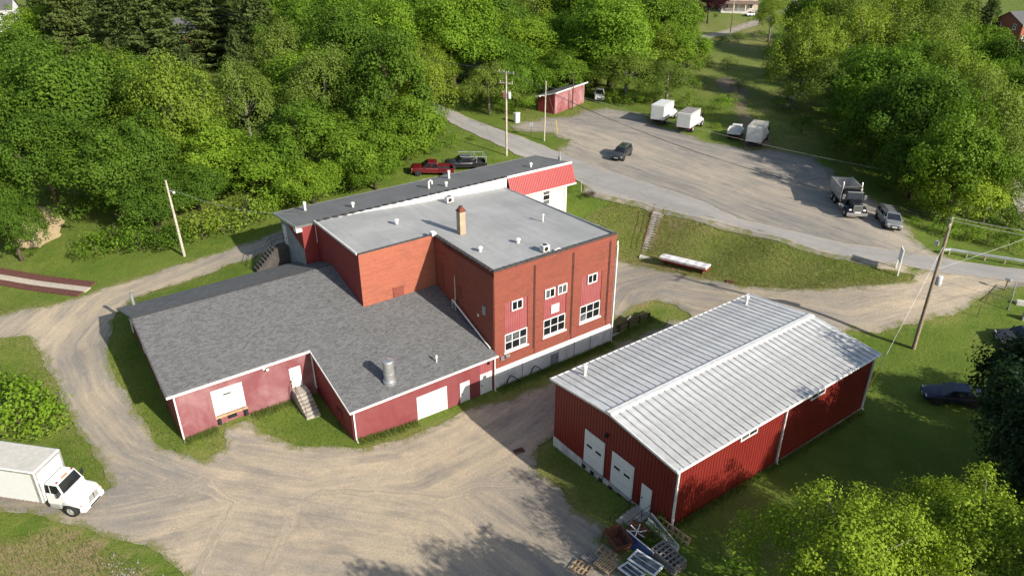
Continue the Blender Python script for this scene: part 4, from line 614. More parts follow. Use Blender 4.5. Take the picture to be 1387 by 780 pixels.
# awning (mansard): steep ribbed panel with fascia, soffit and end
m = MB(); L_ = 9.3; n = 40
for k in range(n):
    a = 44.95+L_*k/n; w_ = L_/n
    m.hexa([(-62.8, a, 10.46), (-62.02, a, 8.4), (-62.02, a+w_*.72, 8.4), (-62.8, a+w_*.72, 10.46)], [(-62.76, a, 10.48), (-61.98, a, 8.42), (-61.98, a+w_*.72, 8.42), (-62.76, a+w_*.72, 10.48)])
m.hexa([(-62.84, 44.95, 10.44), (-62.08, 44.95, 8.38), (-62.08, 54.25, 8.38), (-62.84, 54.25, 10.44)], [(-62.81, 44.95, 10.46), (-62.03, 44.95, 8.4), (-62.03, 54.25, 8.4), (-62.81, 54.25, 10.46)])
m.build('awning_roof', 'mansard_red', B3)
MB().poly([(-62.8, 54.26, 10.45), (-62.03, 54.26, 8.4), (-62.8, 54.26, 8.4)]).build('awning_end', 'mansard_red', B3)
MB().box(-62.08, 44.9, 8.22, -61.94, 54.3, 8.38).build('awning_fascia', 'white_trim', B3)
MB().box(-62.7, 44.9, 8.26, -62.08, 54.25, 8.3).build('soffit', 'white_trim', B3)
MB().wall((-62.7, 44.4), (0, 1), 8.95, 2, 8.27, [(5.5, 6.6, 6.15, 8.05)], .12, (1, 0)).build('front_wall', 'cream_wall', B3)
window(B3, 'x', -62.7, 49.9, 51.0, 6.15, 8.05, 1, 3, .1, True)
m = MB().poly([(-62.7, 53.35, 2), (-69, 53.35, 2), (-69, 53.35, 9.9), (-62.7, 53.35, 9.9)]); m.build('end_wall', 'cream_wall', B3)
MB().box(-62.85, 53.15, 3, -62.6, 53.42, 8.25).build('corner_post', 'white_trim', B3)
m = MB().poly([(-68.9, 21.2, 3), (-68.9, 53.35, 3), (-68.9, 53.35, 9.9), (-68.9, 21.2, 9.9)]); m.build('back_wall', 'cream_wall', B3)
MB().poly([(-62.95, 21.2, 3), (-68.9, 21.2, 3), (-68.9, 21.2, 9.8), (-68.3, 21.2, 9.75), (-62.95, 21.2, 8.0)]).build('concrete_end_wall', 'concrete_gray', B3)
MB().poly([(-62.95, 21.21, 8.0), (-68.3, 21.21, 9.75), (-68.3, 21.21, 9.95), (-62.95, 21.21, 10.45)]).build('red_end_wall', 'red_dark', B3)
MB().poly([(-62.95, 21.2, 3), (-62.95, 22.55, 3), (-62.95, 22.55, 10.5), (-62.95, 21.2, 10.5)]).build('return_wall', 'red_dark', B3)
MB().box(-63.5, 20.6, 10.0, -62.8, 21.2, 10.35).build('gutter_end', 'white_trim', B3, bevel=.04)
door(B3, '-y', 21.2, -68.4, -67.5, 6.9, 9.0, depth=-.03)
for u, v, h in ((-67.6, 23.4, .9), (-67.5, 40.2, .95)): MB().lathe([(.13, 0), (.13, h*.7), (.17, h*.72), (.17, h)], (u, v, rr(u)-.05)).build('roof_stack', 'vent_white', B3, True)
for u, v in ((-65, 27.4), (-64.8, 38.2), (-64.7, 49.6)): mushroom(B3, u, v, rr(u)-.03, .55, .2)
pipe(B3, [(-65.4, 36.4, 10.3), (-65.4, 36.4, 11.1), (-65.4, 36.6, 11.25), (-65.4, 36.8, 11.1), (-65.4, 36.8, 10.8)], .1, 'vent_white', 'gooseneck_vent')
mast = MB().tube([(-64.8, 54.0, 10.2), (-64.8, 54.0, 11.5)], .08).box(-64.95, 53.9, 10.4, -64.65, 54.1, 10.9).build('service_mast', 'galvanized', B3)
# ================================================================ metal warehouse
MO = (-34.91, 29.37)
B4 = thing('metal_warehouse', 'red ribbed metal warehouse with low white standing seam roof', 'building', (*W(*MO), 0), AZ)
LW, LL, EH, RH = 12.2, 22.8, 5.55, .62
gt = lambda a: EH-.03+RH*(1-abs(a-6.1)/6.1)
MB().ribbed((0, 0), (1, 0), LW, .22, gt, (0, -1), .3).build('front_wall', 'metal_red', B4)
MB().ribbed((0, LL), (1, 0), LW, .22, gt, (0, 1), .3).build('back_wall', 'metal_red', B4)
MB().ribbed((LW, 0), (0, 1), LL, .35, EH, (1, 0), .3).build('long_wall', 'metal_red', B4)
MB().ribbed((0, 0), (0, 1), LL, .22, EH, (-1, 0), .3).build('long_wall', 'metal_red', B4)
MB().box(.03, .03, -1.4, LW-.03, LL-.03, .3).build('foundation', 'concrete_pale', B4)
MB().box(.02, -.06, -1.4, 8.9, .05, .2).build('dock_wall', 'concrete_pale', B4)
NP = 37; pw = (LL+.5)/NP
def rp(side):
    s = 1 if side else -1; x0 = 6.1+s*.05; x1 = 6.1+s*6.35; z0 = EH+RH+.05; z1 = EH+.02-.02
    m = MB(); m.hexa([(x0, 0, z0-.05), (x1, 0, z1-.05), (x1, pw-.012, z1-.05), (x0, pw-.012, z0-.05)], [(x0, 0, z0), (x1, 0, z1), (x1, pw-.012, z1), (x0, pw-.012, z0)])
    return m
for side in (0, 1):
    me = rp(side).mesh('roof_metal'); me.name = 'roof_panel'
    s = 1 if side else -1; z0 = EH+RH+.05; z1 = EH
    sm = MB().hexa([(6.1+s*.2, -.05, z0-.06), (6.1+s*6.36, -.05, z1-.06), (6.1+s*6.36, .05, z1-.06), (6.1+s*.2, .05, z0-.06)], [(6.1+s*.2, -.035, z0+.03), (6.1+s*6.36, -.035, z1+.055), (6.1+s*6.36, .035, z1+.055), (6.1+s*.2, .035, z0+.03)]).mesh('rib_metal'); sm.name = 'seam'
    for k in range(NP):
        p = inst('roof_panel', me, B4, (0, -.25+pw*k, rnd.uniform(-.004, .004)))
        if k: inst('seam', sm, p)
MB().hexa([(5.72, -.3, EH+RH+.01), (6.48, -.3, EH+RH+.01), (6.48, LL+.3, EH+RH+.01), (5.72, LL+.3, EH+RH+.01)], [(5.9, -.3, EH+RH+.14), (6.3, -.3, EH+RH+.14), (6.3, LL+.3, EH+RH+.14), (5.9, LL+.3, EH+RH+.14)]).build('ridge_cap', 'ridge_metal', B4)
MB().box(LW+.2, -.3, EH-.12, LW+.34, LL+.3, EH+.02).build('gutter', 'white_trim', B4, bevel=.02)
MB().box(-.34, -.3, EH-.12, -.2, LL+.3, EH+.02).build('gutter', 'white_trim', B4, bevel=.02)
for y in (-.29, LL+.29):
    m = MB(); m.beam((-.3, y, EH-.03), (6.1, y, EH+RH+.0), .06, .17); m.beam((6.1, y, EH+RH+.0), (LW+.3, y, EH-.03), .06, .17); m.build('rake_trim', 'white_trim', B4)
for x, y in ((LW+.1, .1), (LW+.1, 11.3), (LW+.1, LL-.15)): downspout(B4, x, y, .35, EH-.2, (.15, 0), s=.13)
for a, b, zt in ((3.6, 5.75, 3.25), (6.5, 8.7, 3.15)):
    w_ = (b-a-.14)
    door(B4, '-y', -.045, a, b, .32, zt, panels=4, knob=False, depth=.0, slots=[(a+.07+w_*.12, a+.07+w_*.4, 1.9, 2.1), (a+.07+w_*.6, a+.07+w_*.88, 1.9, 2.1)])
    MB().box(a-.05, -.2, .12, b+.05, -.05, .3).build('dock_sill', 'concrete', B4)
    for x in (a+.0, (a+b)/2-.15, b-.3): MB().box(x, -.22, -.28, x+.3, -.07, .08).build('dock_bumper', 'black_rubber', B4, bevel=.03)
door(B4, '-y', -.05, 9.5, 10.45, .3, 2.4, depth=.0)
m = MB().box(5.75, -.16, 4.0, 6.0, -.04, 4.25); m.lathe([(.08, 0), (.14, .18)], (5.87, -.15, 3.95), 8); m.build('wall_lamp', 'black_metal', B4)
for a, b in ((6.2, 8.0), (14.2, 16.0)): window(B4, 'x', LW+.05, a, b, 4.72, 5.42, 2, 1, .05, False, proud=.05)
for y, h in ((2.0, .85), (21.0, .85)): MB().lathe([(.12, -.1), (.12, h*.75), (.2, h*.78), (.2, h), (.05, h+.04)], (1.0, y, EH+.1)).build('roof_stack', 'vent_white', B4, True)
# ================================================================ vehicles (local frame: +y forward, x right, z up)
def gz(x, y): return TH(float(x), float(y))+.05
def tilt(t, L=2.):                                  # lay a thing on the slope of the ground
    x, y = t.location[:2]; a = t.rotation_euler[2]; f_ = (-math.sin(a), math.cos(a)); r_ = (math.cos(a), math.sin(a))
    p = math.atan2(TH(x+f_[0]*L, y+f_[1]*L)-TH(x-f_[0]*L, y-f_[1]*L), 2*L); q = math.atan2(TH(x+r_[0], y+r_[1])-TH(x-r_[0], y-r_[1]), 2)
    t.rotation_euler = (p, -q, a); return t
WM = {}
def wheel(parent, x, y, r=.34, w=.22, dual=False, rim='rim'):
    s = 1 if x > 0 else -1
    k = (r, w, rim)
    if k not in WM:
        a = MB().lathe([(r*.6, -w/2), (r*.93, -w/2), (r, -w*.35), (r, w*.35), (r*.93, w/2), (r*.6, w/2)], (0, 0, 0), 18, 'x', False).mesh('black_rubber', True)
        b = MB().lathe([(r*.62, -w*.3), (r*.62, w*.42), (r*.52, w*.42), (r*.45, w*.25), (r*.2, w*.3), (r*.16, w*.45), (.01, w*.46)], (0, 0, 0), 14, 'x').mesh(rim, True)
        WM[k] = (a, b)
    a, b = WM[k]
    t = inst('wheel', a, parent, (x, y, r), (0, 0, 0 if s > 0 else math.pi)); inst('rim', b, t)
    if dual: inst('wheel', a, parent, (x-s*(w+.05), y, r))
    return t
def quadpanel(parent, name, mat, c, inset=(.08, .08, .1, .1), k=.012):
    # panel laid on the face with corners c (bl, br, tr, tl), offset outward
    c = [Vector(p) for p in c]; l, r_, b, t = inset
    f = lambda s, q: (c[0]*(1-s)+c[1]*s)*(1-q)+(c[3]*(1-s)+c[2]*s)*q
    p = [f(l, b), f(1-r_, b), f(1-r_, 1-t), f(l, 1-t)]; n = (c[1]-c[0]).cross(c[3]-c[0]).normalized()
    return MB().hexa([q-n*.004 for q in p], [q+n*k for q in p]).build(name, mat, parent)
def ring(hw, zb, zt, y, crown=.03):
    z = lambda t: zb+(zt-zb)*t
    h = [(hw*.86, z(0)), (hw*.97, z(.12)), (hw, z(.38)), (hw*.985, z(.62)), (hw*.955, z(.86)), (hw*.88, z(.985)), (hw*.5, zt+crown*.8), (0, zt+crown)]
    return [(a, y, b) for a, b in h]+[(-a, y, b) for a, b in h[-2::-1]]
def cabin(parent, y0, y1, z0, w0, t0, t1, z1, w1, paint, split=(), rear=True, vis=True):
    b = [(-w0, y0, z0), (w0, y0, z0), (w0, y1, z0), (-w0, y1, z0)]; t = [(-w1, t0, z1), (w1, t0, z1), (w1, t1, z1), (-w1, t1, z1)]
    cb = MB().hexa(b, t).build('cabin', paint, parent, bevel=.07, seg=3)
    quadpanel(cb, 'windshield', 'glass_dark', [b[2], b[3], t[3], t[2]], (.06, .06, .1, .1))
    if rear: quadpanel(cb, 'rear_window', 'glass_dark', [b[0], b[1], t[1], t[0]], (.1, .1, .2, .14))
    cuts = [0, *split, 1]
    for s in (-1, 1):
        B0, B1, T1, T0 = [Vector((s*w0, y0, z0)), Vector((s*w0, y1, z0)), Vector((s*w1, t1, z1)), Vector((s*w1, t0, z1))]
        for i in range(len(cuts)-1):
            f0, f1 = cuts[i], cuts[i+1]; q = [B0.lerp(B1, f0), B0.lerp(B1, f1), T0.lerp(T1, f1), T0.lerp(T1, f0)]
            if s < 0: q = [q[1], q[0], q[3], q[2]]
            quadpanel(cb, 'side_window', 'glass_dark', q, (.07, .07, .12, .13))
    return cb
def lights(parent, y, z, hw, w=.32, h=.14, front=True, mat=None):
    for s in (-1, 1): MB().box(s*hw-s*w, y-.03, z, s*hw, y+.03, z+h).build('headlight' if front else 'tail_light', mat or ('lamp_clear' if front else 'lamp_red'), parent, bevel=.02)
def mirrors(parent, x, y, z, paint, s=.16):
    for k in (-1, 1): MB().box(k*x, y, z, k*(x+.2), y+.1, z+s).build('mirror', paint, parent, bevel=.03)
def car(label, x, y, head, style, paint, group=None, cat='car', name='parked_car', rack=False, tailgate=True):
    t = tilt(thing(name, label, cat, (x, y, gz(x, y)), R(head-90), group))
    if style == 'suv': L, Wd, st, cb, wy = 4.65, .92, [(-2.3, .45, .9, .8), (-2.22, .34, 1.02, .89), (-1.2, .27, 1.06, .92), (.9, .27, 1.05, .92), (1.2, .28, 1.02, .92), (2.05, .33, .92, .88), (2.3, .45, .74, .76)], (-2.2, 1.15, 1.02, .87, -1.95, .3, 1.66, .68), (-1.38, 1.42)
    elif style == 'van': L, Wd, st, cb, wy = 5.1, .98, [(-2.55, .45, .95, .86), (-2.45, .34, 1.05, .95), (-1.2, .26, 1.08, .98), (1.3, .26, 1.06, .98), (1.7, .28, 1.0, .97), (2.3, .35, .88, .9), (2.55, .45, .72, .78)], (-2.45, 1.75, 1.03, .93, -2.25, .85, 1.72, .74), (-1.5, 1.55)
    elif style == 'sedan': L, Wd, st, cb, wy = 4.7, .9, [(-2.35, .45, .85, .78), (-2.2, .34, .96, .86), (-1.2, .25, .97, .9), (1.0, .25, .95, .9), (2.0, .32, .82, .86), (2.35, .42, .68, .72)], (-1.75, 1.05, .93, .84, -1.05, .25, 1.42, .62), (-1.35, 1.4)
    else: L, Wd, st, cb, wy = 5.6, .98, [(-.75, .45, 1.1, .97), (-.5, .42, 1.12, .98), (1.2, .4, 1.12, .98), (1.5, .42, 1.12, .97), (2.5, .45, 1.05, .93), (2.8, .5, .85, .84)], (-.72, 1.45, 1.08, .9, -.6, .6, 1.8, .72), (-1.7, 1.9)
    body = MB().loft([ring(h, a, b, yy) for yy, a, b, h in st]).build('body', paint, t, True)
    cabin(t, *cb, paint, (.36, .68) if style == 'van' else (.33, .66) if style == 'suv' else (.5,))
    for yy in wy:
        for s in (-1, 1):
            MB().lathe([(.42, -.06), (.42, .06)], (s*(Wd-.055), yy, .36 if style != 'pickup' else .42), 18, 'x').build('wheel_arch', 'black_rubber', body)
            wheel(t, s*(Wd-.1), yy, .34 if style != 'pickup' else .39, .23)
    yf = st[-1][0]; lights(body, yf-.1, .66 if style != 'pickup' else .78, Wd*.86); MB().box(-.45, yf-.08, .48, .45, yf+.02, .7).build('grille', 'black_metal', body)
    MB().box(-Wd*.8, yf-.12, .36, Wd*.8, yf+.05, .47).build('front_bumper', 'black_metal' if style != 'pickup' else 'chrome', body, bevel=.03)
    mirrors(t, Wd-.08, cb[1]-.45, cb[2]+.02, paint)
    if style == 'pickup':
        m = MB().box(-.95, -2.75, .55, .95, -.77, .68); m.build('bed_floor', 'black_rubber', t)
        for s in (-1, 1): MB().loft([ring2(s, yy) for yy in (-2.78, -.76)]).build('bed_side', paint, t, True)
        MB().box(-.86, -.84, .68, .86, -.77, 1.1).build('bed_front', paint, t)
        if tailgate: MB().box(-.86, -2.8, .6, .86, -2.72, 1.08).build('tailgate', paint, t, bevel=.02)
        lights(t, -2.78, .75, .97, .1, .3, False); MB().box(-.95, -2.95, .48, .95, -2.8, .62).build('rear_bumper', 'chrome', t, bevel=.03)
        if rack:
            m = MB()
            for yy in (-2.6, -1.3):
                for s in (-1, 1): m.beam((s*.93, yy, 1.1), (s*.9, yy, 1.95), .07)
                m.beam((-.93, yy, 1.95), (.93, yy, 1.95), .07)
            for s in (-1, 1): m.beam((s*.9, -2.7, 1.96), (s*.9, 1.0, 2.0), .07); m.beam((s*.9, -.7, 1.5), (s*.9, -1.3, 1.95), .06)
            m.beam((-.9, .9, 2.0), (.9, .9, 2.0), .07); m.build('ladder_rack', 'galvanized', t)
    else:
        lights(body, st[0][0]+.06, .8, Wd*.88, .18, .2, False); MB().box(-Wd*.8, st[0][0]-.06, .38, Wd*.8, st[0][0]+.1, .5).build('rear_bumper', 'black_metal', body, bevel=.03)
        MB().box(-.28, yf-.02, .5, .28, yf+.035, .6).build('number_plate', 'lamp_clear', body)
    if style in ('suv', 'van'):
        for s in (-1, 1): MB().beam((s*.58, cb[4]+.25, cb[6]+.06), (s*.58, cb[5]-.15, cb[6]+.06), .05).build('roof_rail', 'black_metal' if style == 'van' else 'chrome', t)
    if style == 'suv': MB().box(-.38, -1.0, 1.662, .38, -.1, 1.672).build('sunroof', 'glass_dark', t)
    return t
def ring2(s, y):
    p = [(.86, .5), (.98, .55), (1.0, .75), (.98, 1.0), (.94, 1.12), (.86, 1.12)]
    return [(s*a, y, b) for a, b in p]
car('dark gray SUV parked alone on the gravel beside the road', 15.95, 103.1, -118, 'suv', 'paint_charcoal', cat='SUV', name='parked_suv')
car('silver minivan parked beside the dump truck', 44.2, 79.7, -101, 'van', 'paint_silver', cat='minivan', name='parked_minivan')
car('maroon pickup truck parked behind the rear addition', -10.6, 92.6, 190, 'pickup', 'paint_maroon', cat='pickup truck', name='pickup_truck')
car('black pickup truck with a silver ladder rack behind the rear addition', -6.4, 95.6, 196, 'pickup', 'paint_black', cat='pickup truck', name='pickup_truck', rack=True)
car('dark blue car half hidden under the dark tree on the lawn', 36.8, 49.8, 166, 'sedan', 'paint_navy')
car('dark car behind the dark tree near the fence at the right edge', 46.4, 56.6, 175, 'sedan', 'paint_charcoal')
car('white car in the driveway of the far tan house', 79.5, 256.5, 205, 'sedan', 'paint_white')
car('dark SUV in the driveway of the far tan house', 87.5, 267, 215, 'suv', 'paint_charcoal', cat='SUV', name='parked_suv')
car('derelict white pickup truck standing in the weeds beside the shed', 16.3, 137.5, -95, 'pickup', 'paint_dull_white', cat='pickup truck', name='pickup_truck')
def box_truck(label, x, y, head, blen, bw, z0, z1, roof, group=None, back=False, body='box_white', hoodlen=1.3, detail=True):
    # x, y is the middle of the front bumper (or of the rear of the box when back is set)
    tot = 2.75+blen; a = R(head)
    if back: x, y = x+math.cos(a)*tot, y+math.sin(a)*tot
    t = thing('box_truck', label, 'truck', (x, y, gz(x, y)), R(head-90), group)
    cxm, cym = x-math.cos(a)*tot/2, y-math.sin(a)*tot/2
    p = math.atan2(TH(x, y)-TH(x-math.cos(a)*tot, y-math.sin(a)*tot), tot); t.rotation_euler = (p, 0, R(head-90)); t.location.z = gz(x, y)+.02
    h = bw/2; yb = -2.75
    bx = MB().box(-h, yb-blen, z0, h, yb, z1).build('cargo_box', body, t, bevel=.09, seg=3)
    MB().box(-h+.1, yb-blen+.1, z1+.003, h-.1, yb-.1, z1+.02).build('box_roof', roof, bx)
    m = MB()
    for s in (-1, 1): m.box(s*h, yb-.26, z0+.02, s*(h+.015), yb-.05, z1-.06); m.box(s*h, yb-blen+.02, z0, s*(h+.012), yb-.16, z0+.1); m.box(s*h, yb-blen+.02, z1-.16, s*(h+.012), yb-.16, z1-.04)
    m.box(-h+.05, yb, z1-.24, h-.05, yb+.015, z1-.06); m.box(-h+.06, yb, z0+.05, -h+.2, yb+.012, z1-.24); m.box(h-.2, yb, z0+.05, h-.06, yb+.012, z1-.24); m.build('edge_rail', 'aluminium', bx)
    if detail:
        m = MB()
        for k in range(int(blen/.32)): m.box(-h-.02, yb-.3-.32*k, z0+.03, -h-.012, yb-.16-.32*k, z0+.075); m.box(h+.012, yb-.3-.32*k, z0+.03, h+.02, yb-.16-.32*k, z0+.075)
        m.build('reflective_tape', 'lamp_red', bx)
    rd = MB().box(-h+.14, yb-blen-.03, z0+.08, h-.14, yb-blen-.005, z1-.22).build('rear_door', body, bx)
    for k in range(1, 6): zz = z0+.08+(z1-z0-.3)*k/6; MB().box(-h+.14, yb-blen-.036, zz-.012, h-.14, yb-blen-.031, zz+.012).build('door_joint', 'aluminium', rd)
    m = MB().box(-.45, 0-tot+.3, .55, -.3, -.3, .85).box(.3, -tot+.3, .55, .45, -.3, .85); m.build('chassis_frame', 'black_metal', t)
    rb = MB().box(-h+.05, -tot-.12, .5, h-.05, -tot+.02, .66).box(-h+.3, -tot-.02, .66, -h+.42, -tot+.12, z0).box(h-.42, -tot-.02, .66, h-.3, -tot+.12, z0); rb.build('rear_bumper', 'black_metal', t)
    for s in (-1, 1): MB().box(s*(h-.3), -tot-.02, z0-.16, s*(h-.08), -tot+.03, z0-.02).build('tail_light', 'lamp_red', t); MB().box(s*(h-.6), -tot+1.0, .25, s*(h-.08), -tot+1.02, .9).build('mud_flap', 'black_rubber', t)
    for s in (-1, 1): wheel(t, s*(h-.22), -tot+1.9, .48, .27, True, 'aluminium'); wheel(t, s*1.02, -1.02, .48, .27, False, 'aluminium')
    # cab
    zb, zc = .85, 1.7
    cb = MB().hexa([(-1.03, -2.62, zb), (1.03, -2.62, zb), (1.03, -1.25, zb), (-1.03, -1.25, zb)], [(-1.03, -2.62, zc), (1.03, -2.62, zc), (1.02, -1.3, zc), (-1.02, -1.3, zc)]).build('cab', 'truck_white', t, bevel=.06, seg=3)
    up = cabin(t, -2.62, -1.33, zc-.02, 1.0, -2.6, -1.72, 2.5, .88, 'truck_white', (.3,), False); up.name = 'cab_top'
    hd = MB().loft([[(a_, yy, b_) for a_, b_ in [(w_*1.0, .95), (w_*1.02, zt-.22), (w_*.9, zt-.06), (w_*.45, zt), (-w_*.45, zt), (-w_*.9, zt-.06), (-w_*1.02, zt-.22), (-w_*1.0, .95)]] for yy, w_, zt in ((-1.4, .92, 1.78), (-.9, .8, 1.72), (-.35, .66, 1.58), (-.1, .58, 1.48), (-.02, .5, 1.4))]).build('hood', 'truck_white', t, True)
    MB().hexa([(-.44, -.06, .85), (.44, -.06, .85), (.44, .03, .85), (-.44, .03, .85)], [(-.42, -.1, 1.38), (.42, -.1, 1.38), (.42, -.0, 1.36), (-.42, -.0, 1.36)]).build('grille', 'aluminium', hd, bevel=.02)
    MB().box(-.02, .01, .87, .02, .04, 1.37).build('grille_bar', 'black_metal', hd)
    for s in (-1, 1):
        rg = []
        for yy, wo, zt in ((-1.75, .96, .95), (-1.55, 1.06, 1.18), (-1.05, 1.12, 1.32), (-.5, 1.1, 1.22), (-.15, .98, 1.0), (-.02, .8, .85)):
            rg.append([(s*.5, yy, zt+.12), (s*(wo-.25), yy, zt+.08), (s*(wo-.06), yy, zt), (s*wo, yy, zt-.16), (s*(wo-.02), yy, max(.62, zt-.32)), (s*.5, yy, max(.62, zt-.32))])
        fe = MB().loft(rg).build('fender', 'truck_white', t, True)
        MB().box(s*.62, -.2, .92, s*.9, -.05, 1.08).build('headlight', 'lamp_clear', fe, bevel=.04); MB().box(s*.9, -.3, .94, s*1.02, -.16, 1.05).build('turn_signal', 'lamp_amber', fe, bevel=.03)
        MB().lathe([(.54, -.1), (.54, .06)], (s*.98, -1.02, .52), 18, 'x').build('wheel_well', 'black_rubber', fe)
        MB().box(s*1.03, -1.55, 1.72, s*1.3, -1.48, 2.15).build('mirror', 'black_metal', t, bevel=.03)
        MB().box(s*.65, -2.6, .45, s*1.02, -1.75, .8).build('fuel_tank', 'aluminium', t, bevel=.08)
        MB().box(s*.62, -1.72, .38, s*1.05, -1.58, .48).build('cab_step', 'black_metal', t)
        MB().box(s*1.032, -1.9, 1.45, s*1.05, -1.75, 1.5).build('door_handle', 'black_metal', cb)
    MB().hexa([(-1.1, -.35, .42), (1.1, -.35, .42), (.95, .02, .42), (-.95, .02, .42)], [(-1.1, -.35, .8), (1.1, -.35, .8), (.95, .03, .78), (-.95, .03, .78)]).build('front_bumper', 'truck_white', t, bevel=.08, seg=3)
    MB().box(-.5, .025, .52, .5, .045, .64).build('bumper_slot', 'black_metal', t)
    for k in (-2, -.5, 0, .5, 2): MB().box(k*.36-.06, -1.84, 2.49, k*.36+.06, -1.74, 2.56).build('roof_marker', 'lamp_amber' if abs(k) < 2 else 'lamp_red', up)
    return t
box_truck('white box truck with a rounded hood parked by the yard entrance at lower left', -28.5, 37.55, -8.8, 7.3, 2.5, 1.0, 3.65, 'truck_roof', body='truck_white')
box_truck('leftmost white box truck with a white roof in the gravel lot', 23.9, 119.6, 59, 4.6, 2.35, .95, 3.35, 'box_white', 'box trucks backed up in the gravel lot', True)
box_truck('white box truck with a gray weathered roof in the gravel lot', 27.3, 115.1, 57.5, 4.4, 2.35, .95, 3.3, 'box_roof_gray', 'box trucks backed up in the gravel lot', True)
box_truck('rightmost white box truck with a cream roof in the gravel lot', 36.5, 108.1, 62, 4.4, 2.35, .95, 3.3, 'box_roof_cream', 'box trucks backed up in the gravel lot', True)
def dump_body(t, y0, y1, w, z0, z1, mat, inner, ribs=6):
    m = MB(); e = .06
    o = MB().hexa([(-w, y0, z0), (w, y0, z0), (w, y1, z0), (-w, y1, z0)], [(-w-.06, y0-.1, z0+.05), (w+.06, y0-.1, z0+.05), (w+.06, y1+.05, z0+.05), (-w-.06, y1+.05, z0+.05)])
    b = o.build('dump_floor', inner, t)
    for s in (-1, 1):
        MB().hexa([(s*(w-e), y0, z0+.05), (s*w, y0, z0+.05), (s*w, y1, z0+.05), (s*(w-e), y1, z0+.05)], [(s*(w+.02), y0, z1), (s*(w+.08), y0, z1), (s*(w+.08), y1, z1), (s*(w+.02), y1, z1)]).build('dump_side', mat, b)
        for k in range(ribs+1):
            yy = y0+.05+(y1-y0-.1)*k/ribs; MB().beam((s*(w+.03), yy, z0), (s*(w+.1), yy, z1), .08, .08).build('side_rib', mat, b)
        MB().beam((s*(w+.05), y0, z1), (s*(w+.05), y1, z1), .12, .1).build('top_rail', mat, b)
    MB().box(-w, y1-.06, z0+.05, w, y1, z1+.12).build('headboard', mat, b); MB().box(-w, y0, z0+.05, w, y0+.06, z1-.05).build('tailgate', mat, b)
    return b
def dump_truck():
    a = R(-98); fx, fy = 40.75, 80.35
    t = thing('dump_truck', 'black dump truck with a gray open dump box beside the silver minivan', 'truck', (fx, fy, gz(fx, fy)), R(-98-90))
    L = 8.3; p = math.atan2(TH(fx, fy)-TH(fx-math.cos(a)*L, fy-math.sin(a)*L), L); t.rotation_euler = (p, 0, R(-188))
    MB().box(-.45, -8.1, .65, -.28, -.3, .98).box(.28, -8.1, .65, .45, -.3, .98).build('chassis_frame', 'black_metal', t)
    dump_body(t, -8.3, -3.7, 1.18, 1.15, 2.75, 'aluminium', 'rust')
    MB().hexa([(-1.2, -3.72, 2.78), (1.2, -3.72, 2.78), (1.2, -3.6, 2.78), (-1.2, -3.6, 2.78)], [(-1.1, -3.35, 2.95), (1.1, -3.35, 2.95), (1.1, -2.9, 3.0), (-1.1, -2.9, 3.0)]).build('cab_shield', 'black_metal', t)
    MB().box(-1.0, -3.5, 1.0, 1.0, -1.9, 1.85).build('cab', 'paint_black', t, bevel=.05)
    c = cabin(t, -3.5, -1.95, 1.82, .98, -3.45, -2.2, 2.68, .9, 'paint_black', (.45,), True); c.name = 'cab_top'
    MB().box(-.9, -2.25, 2.66, .9, -2.0, 2.78).build('sun_visor', 'chrome', t, bevel=.03)
    MB().hexa([(-.75, -1.92, 1.0), (.75, -1.92, 1.0), (.55, -.12, 1.0), (-.55, -.12, 1.0)], [(-.72, -1.92, 1.92), (.72, -1.92, 1.92), (.5, -.14, 1.78), (-.5, -.14, 1.78)]).build('hood', 'paint_black', t, bevel=.08, seg=3)
    g = MB().box(-.5, -.13, .85, .5, -.04, 1.76).build('grille', 'chrome', t, bevel=.03)
    for k in range(9): MB().box(-.42+.1*k, -.035, .9, -.38+.1*k, -.02, 1.7).build('grille_slat', 'black_metal', g)
    MB().box(-1.18, -.12, .45, 1.18, .05, .82).build('front_bumper', 'chrome', t, bevel=.04)
    for s in (-1, 1):
        MB().loft([[(s*.55, y, z+.1), (s*1.0, y, z+.06), (s*1.16, y, z-.05), (s*1.16, y, z-.2), (s*.55, y, z-.2)] for y, z in ((-1.9, .95), (-1.6, 1.2), (-1.15, 1.3), (-.65, 1.2), (-.3, 1.0))]).build('fender', 'paint_black', t, True)
        MB().box(s*.62, -.3, 1.02, s*.95, -.16, 1.22).build('headlight', 'lamp_clear', t, bevel=.03)
        m = MB().tube([(s*1.08, -3.58, 1.0), (s*1.08, -3.58, 3.3), (s*1.08, -3.7, 3.45)], .08); m.build('exhaust_stack', 'chrome', t, True)
        MB().lathe([(.14, 0), (.14, .75)], (s*1.08, -3.58, 1.5)).build('stack_guard', 'chrome', t, True)
        MB().box(s*1.08, -2.15, 1.8, s*1.38, -2.05, 2.4).build('mirror', 'chrome', t, bevel=.02); MB().lathe([(.3, -.55), (.3, .55)], (s*.85, -2.6, .72), 14, 'y').build('fuel_tank', 'chrome', t, True)
        wheel(t, s*1.02, -1.15, .52, .3, False, 'chrome')
        for yy in (-6.0, -7.35): wheel(t, s*.98, yy, .52, .28, True, 'chrome')
    MB().box(-.35, .03, .84, .35, .09, 1.0).build('front_emblem_plate', 'lamp_clear', t)
dump_truck()
